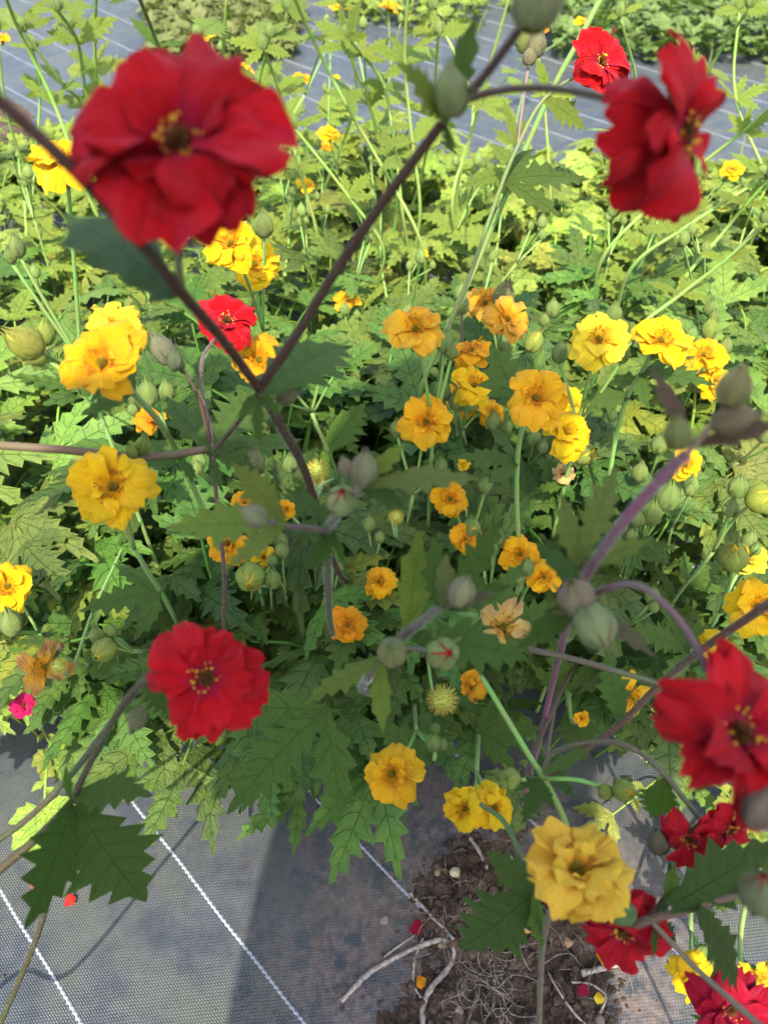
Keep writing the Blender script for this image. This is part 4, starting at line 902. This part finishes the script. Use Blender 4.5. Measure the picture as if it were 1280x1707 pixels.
# far blooms standing over the cloth strip
for i, (px, py, D, c) in enumerate(((563, 15, 32, YEL), (650, 14, 34, ORA), (350, 60, 26, YEL), (405, 118, 34, ORA), (418, 148, 34, YEL), (502, 134, 32, ORA), (571, 191, 28, YEL), (549, 224, 38, YEL), (510, 310, 34, YEL), (1220, 283, 40, YEL), (898, 50, 30, ORA), (968, 36, 24, YEL), (492, 203, 16, ORA), (3, 66, 30, ORA), (560, 130, 16, YEL), (272, 376, 34, YEL), (578, 502, 44, ORA), (532, 606, 46, ORA), (545, 245, 22, ORA), (703, 425, 22, YEL))):
    ystalk('tiny %s bloom on a slender pale stalk before the far cloth strip' % ('orange' if c is ORA else 'yellow'), [(px, py, D, (rnd.uniform(-.3, .3), .5, .8), 'far' if D < 40 else 'double', c)], [gb(px + rnd.choice((-18, 18)), py + 18, 15)], 'tiny %s blooms before the far cloth strip' % ('orange' if c is ORA else 'yellow'), (.20, .27, .075), True, 3, zmin=.2, r=.0016, seed=3000 + i)
for i, (px, py, D) in enumerate(((545, 48, 22), (605, 40, 22), (1140, 400, 26), (1175, 415, 24), (1160, 435, 22), (700, 430, 26), (490, 320, 20), (545, 350, 18), (20, 250, 20), (1190, 570, 24), (1270, 370, 22), (760, 270, 20), (620, 330, 22), (60, 455, 24), (920, 600, 24), (600, 250, 18))):
    ystalk('slender pale stalk of small green buds at the back of the bed', [], [gb(px, py, D), gb(px + rnd.uniform(-20, 20), py + rnd.uniform(5, 20), D * .7)], 'slender bud stalks at the back of the bed', (.23, .29, .08), True, 5, zmin=.2, r=.0022, seed=4000 + i)
for i in range(16):
    px, py = rnd.uniform(0, 1280), rnd.uniform(240, 520)
    ystalk('short pale stalk of small buds rising from the sunlit leaves', [], [gb(px, py, 24), gb(px + rnd.uniform(-22, 22), py + rnd.uniform(6, 24), 18), gb(px + rnd.uniform(-22, 22), py + rnd.uniform(6, 24), 16)], 'short bud stalks among the sunlit leaves', (.22, .28, .08), True, 4, zmin=.24, r=.0018, seed=5000 + i)
PS = (.24, .29, .07)
for i, (pts, d0, d1) in enumerate((
    (((150, 330), (92, 175), (32, 50), (5, -20)), 1.05, .80), (((200, 330), (140, 180), (107, 142), (37, 50)), 1.10, .88), (((210, 300), (150, 172), (130, 70), (95, 15)), 1.12, .85), (((190, 260), (150, 120), (115, 45)), 1.2, 1.0), (((175, 280), (160, 110), (161, -15)), 1.15, .9),
    (((700, 400), (635, 275), (577, 175), (520, 62), (488, -10)), 1.1, .8), (((660, 320), (615, 175), (575, 72)), 1.2, 1.0), (((670, 350), (660, 255), (640, 145), (605, 92), (577, 60)), 1.15, .95), (((530, 400), (502, 292), (465, 150), (438, 80)), 1.15, .9), (((640, 420), (580, 327), (490, 212)), 1.1, .95), (((700, 350), (687, 235), (675, 105), (680, -15)), 1.15, .9),
    (((1010, 420), (1147, 292), (1240, 218), (1300, 165)), 1.05, .85), (((1050, 450), (1140, 380), (1275, 295), (1320, 270)), 1.0, .85), (((1130, 480), (1205, 387), (1242, 342), (1285, 295)), 1.0, .88), (((1050, 560), (1135, 490), (1210, 432), (1275, 370)), .95, .8), (((1100, 300), (1180, 120), (1250, 10)), 1.2, .95), (((330, 250), (265, 78), (228, -15)), .95, .75), (((760, 330), (800, 170), (850, -10)), 1.2, .95), (((380, 260), (372, 120), (378, -10)), 1.2, 1.0)) + tuple((((x + rnd.uniform(-60, 60), 330 + rnd.uniform(-40, 40)), (x + rnd.uniform(-25, 25), 180 + rnd.uniform(-30, 30)), (x + rnd.uniform(-50, 50), 40 + rnd.uniform(-60, 60))), 1.25 + rnd.uniform(-.1, .15), 1.0 + rnd.uniform(-.05, .2)) for x in (20, 60, 330, 420, 470, 600, 720, 770, 900, 1080, 1230))):
    w = [(x, y, d0 + (d1 - d0) * k / (len(pts) - 1)) for k, (x, y) in enumerate(pts)]; r0 = P(*w[0])
    lv = []
    for (x, y, d) in w[1:]:
        for sg in (-1, 1): lv.append(((x, y, d), (x + sg * rnd.uniform(18, 62), y - rnd.uniform(-5, 60), d + rnd.uniform(-.04, .04)), rnd.choice(('tri', 'simple', 'narrow')), C_LIGHT if i != 16 else C_MID))
    stalk('leafy jointed pale stalk slanting across the far cloth strip', (r0.x + rnd.uniform(-.04, .04), r0.y + .06), [(w, .0027, .0019, jit(PS, .15, rnd) if i != 16 else (.10, .11, .04))], [], [(w[-1][0], w[-1][1] - 6, w[-1][2], (0, .9, .4), 20, GB, GC, False)] if w[-1][1] > 0 else [], lv, 'leafy pale stalks before the far cloth strip')
for i in range(26):
    px, py = rnd.uniform(0, 1280), rnd.uniform(480, 1000)
    ystalk('thin fuzzy pale stalk topped by small green buds among the blooms', [], [gb(px, py, 22), gb(px + rnd.uniform(-24, 24), py + rnd.uniform(6, 24), 16)], 'thin bud stalks among the yellow blooms', (.20, .26, .075), False, 3, zmin=.30, r=.0015, seed=6000 + i)
# stray small things
def fallen(name, px, py, r, c, mat_bank, label, z=.004):
    q = G(px, py, .018); zz = max(fab_h(q.x, q.y), soil_z(q.x, q.y) if soil_d(q) > -.02 else 0)
    o = link(name, random.Random(px).choice(mat_bank), None, Matrix.Translation((q.x, q.y, zz + z)) @ Matrix.Rotation(px * 1.7, 4, 'Z') @ Matrix.Rotation(.25, 4, 'X') @ Matrix.Diagonal((r, r, r * .6, 1)), c); tag(o, label, 'petal')
fallen('fallen_petal', 683, 1550, .013, (.30, .003, .02), PET_R, 'crimson petal fallen beside the straight dead stalk')
fallen('fallen_petal', 993, 1588, .014, ORA, PET_Y, 'orange petal fallen on soil beside the pale stick')
fallen('fallen_petal', 884, 1558, .011, YEL, PET_Y, 'yellow petal fallen behind the stout brown stalk')
fallen('fallen_petal', 980, 1660, .011, (.26, .003, .03), PET_R, 'dark crimson petal fallen on the soil near the magenta bloom')
fallen('fallen_petal', 697, 1625, .010, DEEP, PET_Y, 'orange petal fallen inside the curved thin root')
fallen('fallen_petal', 996, 1655, .009, LEM, PET_Y, 'pale yellow petal fallen next to the dark crimson petal')
fallen('fallen_petal', 103, 1505, .012, (.6, .03, .01), PET_R, 'small red petal fallen on sunlit cloth by the hanging leaf')
fallen('fallen_petal', 48, 1478, .008, (.35, .12, .06), PET_R, 'tiny brownish petal fallen on sunlit cloth beside a green sprig')
stalk('tiny magenta bloom over bright lime leaves', (G(50, 1230).x, G(50, 1230).y + .02), [([(48, 1200, .66), (42, 1180, .655)], .0012, .0009, C_ST_G)], [(42, 1175, .65, (.1, .4, .9), 44, 'far', (.50, .01, .08), dict(red=True))])

# each leaf clump in view is named by the bloom it stands round
def pix(w):
    v = CR.transposed() @ (Vector(w) - CL); return 640 - v.x / v.z * FPX, 853.5 + v.y / v.z * FPX
free = list(STK)
for e, _ in CLUMPS:
    x, y = pix((e.location.x, e.location.y, .2))
    if not (-60 < x < 1340 and -60 < y < 1760) or e['group' if 'group' in e.keys() else 'label'] != 'leaf clumps planted along the bed': continue
    b = min((q for q in free if len(q[0].split()) < 14), key=lambda q: math.hypot(q[1] - x, q[2] - y)); free.remove(b)
    w = ('dark ' if e['label'].startswith('dark') else 'pale ' if e['label'].startswith('pale') else 'green ') + 'leaf clump round the ' + b[0]
    if len(w.split()) > 16: w = 'leaf clump round the ' + b[0]
    if len(w.split()) > 16: w = 'leaves round the ' + b[0]
    e['label'] = w

used = {}
for e, grp, px, py in GST:
    if not (0 < px < 1280 and 0 < py < 1707): continue
    u = used.setdefault(grp, set()); c = sorted((math.hypot(q[1] - px, q[2] - py), q[0]) for q in STK if q[0] not in u and len(q[0].split()) <= 11)
    if c and c[0][0] < 110: u.add(c[0][1]); e['label'] = {'thin': 'thin bud stalk beside the ', 'shor': 'short bud stalk near the ', 'slen': 'slender bud stalk by the '}[grp[:4]] + c[0][1]
# ------------------------------------------------------------------ weeds beyond the cloth strip
def weed_mass(name, label, poly_px, n, hmax, c, seed, grass=.4):
    rnd = random.Random(seed); v = []; f = []; uv = []
    for i in range(n):
        a, b, cc, d = [G(*p) for p in poly_px]; s, t = rnd.random(), rnd.random()
        p = (a.lerp(b, s)).lerp(d.lerp(cc, s), t); p.z = 0
        g = rnd.uniform(0, 6.28)
        if rnd.random() < grass:
            h = hmax * rnd.uniform(.5, 1.3); w = rnd.uniform(.002, .005); dx = Vector((math.cos(g), math.sin(g), 0)); sd_ = Vector((-dx.y, dx.x, 0)) * w; k = len(v); le = rnd.uniform(.1, .9)
            for q in range(4):
                z = q / 3; pp = p + dx * (le * h * z * z) + UP * (h * z * (1 - .25 * le * z)); ww = sd_ * (1 - z * .9); v += [pp - ww, pp + ww]; uv += [(-1, z), (1, z)]
            for q in range(3): f.append((k + 2 * q, k + 2 * q + 1, k + 2 * q + 3, k + 2 * q + 2))
        else:
            h = hmax * rnd.uniform(.15, .9); bv, bf, bu = WB[rnd.randrange(len(WB))]; sc = rnd.uniform(.02, .05)
            M = Matrix.Translation(p + UP * h) @ Matrix.Rotation(g, 4, 'Z') @ Matrix.Rotation(rnd.uniform(-.5, .9), 4, 'X') @ Matrix.Scale(sc, 4); k = len(v)
            v += [M @ Vector(q) for q in bv]; f += [tuple(k + x for x in q) for q in bf]; uv += bu
    o = link(name, mesh(name, v, f, M_WEED, uv=uv), None, None, c); tag(o, label, 'weeds', kind='stuff'); return o
def small_blade(seed):
    D = ([], [], []); lobe(D, Vector((0, 0)), 0, 1, .34, 2, .05, .6); lobe(D, Vector((0, 0)), .8, .8, .3, 2, 0, .6); lobe(D, Vector((0, 0)), -.8, .8, .3, 2, 0, .6); return D
WB = [small_blade(s) for s in range(3)]
weed_mass('grassy_weeds', 'olive tangle of grass and dry weeds beyond the far cloth strip', ((255, 118), (490, 105), (520, -60), (240, -60)), 5200, .07, (.15, .17, .05), 61, .75)
weed_mass('leafy_weeds', 'sunlit leafy weeds beyond the far cloth strip', ((930, 110), (1300, 110), (1330, -60), (760, -60)), 2600, .10, (.13, .19, .05), 62, .25)
weed_mass('low_weeds', 'pale small leaved weeds creeping along the back of the bed', ((-60, 350), (1330, 450), (1330, 330), (-60, 275)), 2600, .10, C_LIGHT, 63, .15)
weed_mass('weed_sprigs', 'low green weed sprigs poking through the cloth strip edge', ((560, 40), (800, 70), (820, -50), (560, -50)), 700, .09, C_LIGHT, 64, .3)
weed_mass('field_weeds', 'distant weeds covering the field beyond the cloth', ((-600, -60), (1900, -60), (2600, -240), (-1300, -240)), 9000, .10, (.11, .17, .045), 65, .4)
# ------------------------------------------------------------------ the photographer, standing behind the phone; only the shadow shows
def person():
    J = {'pel': (0, -.36, .86, .15), 'wst': (0, -.35, 1.02, .14), 'chs': (0, -.32, 1.22, .165), 'nck': (0, -.29, 1.36, .075), 'nk2': (0, -.25, 1.41, .06), 'hd1': (0, -.21, 1.45, .085), 'hd2': (0, -.20, 1.52, .096), 'hd3': (0, -.22, 1.575, .07)}
    E = [('pel', 'wst'), ('wst', 'chs'), ('chs', 'nck'), ('nck', 'nk2'), ('nk2', 'hd1'), ('hd1', 'hd2'), ('hd2', 'hd3')]
    for s, k in ((-1, 'l'), (1, 'r')):
        J.update({k + 'sh': (s * .185, -.29, 1.37, .085), k + 'el': (s * (.205 if s > 0 else .25), -.20, 1.08, .050), k + 'wr': (s * .095, -.055, .86, .030), k + 'hp': (s * .09, -.36, .80, .10), k + 'kn': (s * .10, -.34, .47, .066), k + 'an': (s * .11, -.38, .10, .042), k + 'he': (s * .11, -.40, .045, .040), k + 'to': (s * .12, -.22, .035, .036),
                  k + 'pa': (s * .078, -.03, .825, .030)})
        E += [('chs', k + 'sh'), (k + 'sh', k + 'el'), (k + 'el', k + 'wr'), (k + 'wr', k + 'pa'), ('pel', k + 'hp'), (k + 'hp', k + 'kn'), (k + 'kn', k + 'an'), (k + 'an', k + 'he'), (k + 'he', k + 'to')]
        for i in range(4):
            z = .845 - .018 * i
            J[k + 'f%da' % i] = (s * .066, -.018, z, .0095); J[k + 'f%db' % i] = (s * (.052 - .004 * i), -.013, z - .004, .0085); J[k + 'f%dc' % i] = (s * (.036 + .004 * abs(i - 1)), -.014, z - .006, .0078)
            E += [(k + 'pa', k + 'f%da' % i), (k + 'f%da' % i, k + 'f%db' % i), (k + 'f%db' % i, k + 'f%dc' % i)]
        J[k + 'ta'] = (s * .066, -.050, .850, .0115); J[k + 'tb'] = (s * .045, -.052, .835, .0100); E += [(k + 'pa', k + 'ta'), (k + 'ta', k + 'tb')]
    names = list(J); m = bpy.data.meshes.new('person'); m.from_pydata([J[n][:3] for n in names], [(names.index(a), names.index(b)) for a, b in E], [])
    o = bpy.data.objects.new('person_build', m); col.objects.link(o); sk = o.modifiers.new('s', 'SKIN'); sk.use_smooth_shade = True
    for i, n in enumerate(names): r = J[n][3]; m.skin_vertices[0].data[i].radius = (r * (1.12 if n in ('chs', 'wst', 'pel') else 1), r * (.85 if n in ('chs', 'wst', 'pel') else 1)); m.skin_vertices[0].data[i].use_root = (n == 'pel')
    su = o.modifiers.new('b', 'SUBSURF'); su.levels = su.render_levels = 2
    dg = bpy.context.evaluated_depsgraph_get(); me = bpy.data.meshes.new_from_object(o.evaluated_get(dg)); bpy.data.objects.remove(o)
    me.name = 'person'; me.materials.clear()
    for x in (plain('skin', (.50, .32, .24), .5), plain('navy_shirt', (.05, .06, .10), .85, .1, 60), plain('grey_trousers', (.09, .09, .10), .85, .1, 60), plain('brown_shoes', (.06, .04, .03), .6)): me.materials.append(x)
    for p in me.polygons:
        c = p.center; p.use_smooth = True
        p.material_index = 3 if c.z < .09 else 2 if c.z < .93 and c.y < -.22 else 0 if c.z > 1.405 and abs(c.x) < .1 or (c.z < 1.0 and c.y > -.14) else 1
    e = link('person', me); tag(e, 'person in dark shirt leaning over the bed, casting the broad shadow on the cloth', 'person')
    h = blob_mesh('hair', plain('dark_hair', (.03, .022, .016), .6, .3, 90), 3, 1.0); link('hair', h, e, Matrix.Translation((0, -.235, 1.545)) @ Matrix.Diagonal((.105, .15, .105, 1)))
    f = blob_mesh('nose', bpy.data.materials['skin'], 5, 1.0); link('nose', f, e, Matrix.Translation((0, -.10, 1.50)) @ Matrix.Diagonal((.014, .02, .024, 1)))
    eye = plain('dark_eye', (.03, .02, .02), .2, .5)
    for s in (-1, 1):
        link('eye', blob_mesh('eye', eye, 1, 1.0), e, Matrix.Translation((s * .034, -.113, 1.525)) @ Matrix.Scale(.011, 4)); link('ear', blob_mesh('ear', bpy.data.materials['skin'], 2, 1.0), e, Matrix.Translation((s * .10, -.205, 1.51)) @ Matrix.Diagonal((.012, .022, .032, 1)))
    link('mouth', blob_mesh('mouth', plain('lips', (.36, .12, .11), .5), 2, .5), e, Matrix.Translation((0, -.112, 1.46)) @ Matrix.Diagonal((.024, .008, .012, 1)))
    bm = bmesh.new(); bmesh.ops.create_cube(bm, size=1); bmesh.ops.scale(bm, vec=(.073, .008, .155), verts=bm.verts); bmesh.ops.bevel(bm, geom=bm.edges[:] + bm.verts[:], offset=.0035, segments=3, affect='EDGES', profile=.5)
    pm = bpy.data.meshes.new('phone'); bm.to_mesh(pm); bm.free(); pm.materials.append(plain('phone_black', (.015, .015, .018), .25, .5))
    ph = link('phone', pm, None, Matrix.Translation(CL + CR @ Vector((.0, -.045, .022))) @ (CR.to_4x4() @ Matrix.Rotation(R(90), 4, 'X')).to_4x4()); tag(ph, 'black phone held out over the flowers in both hands', 'phone')
person()
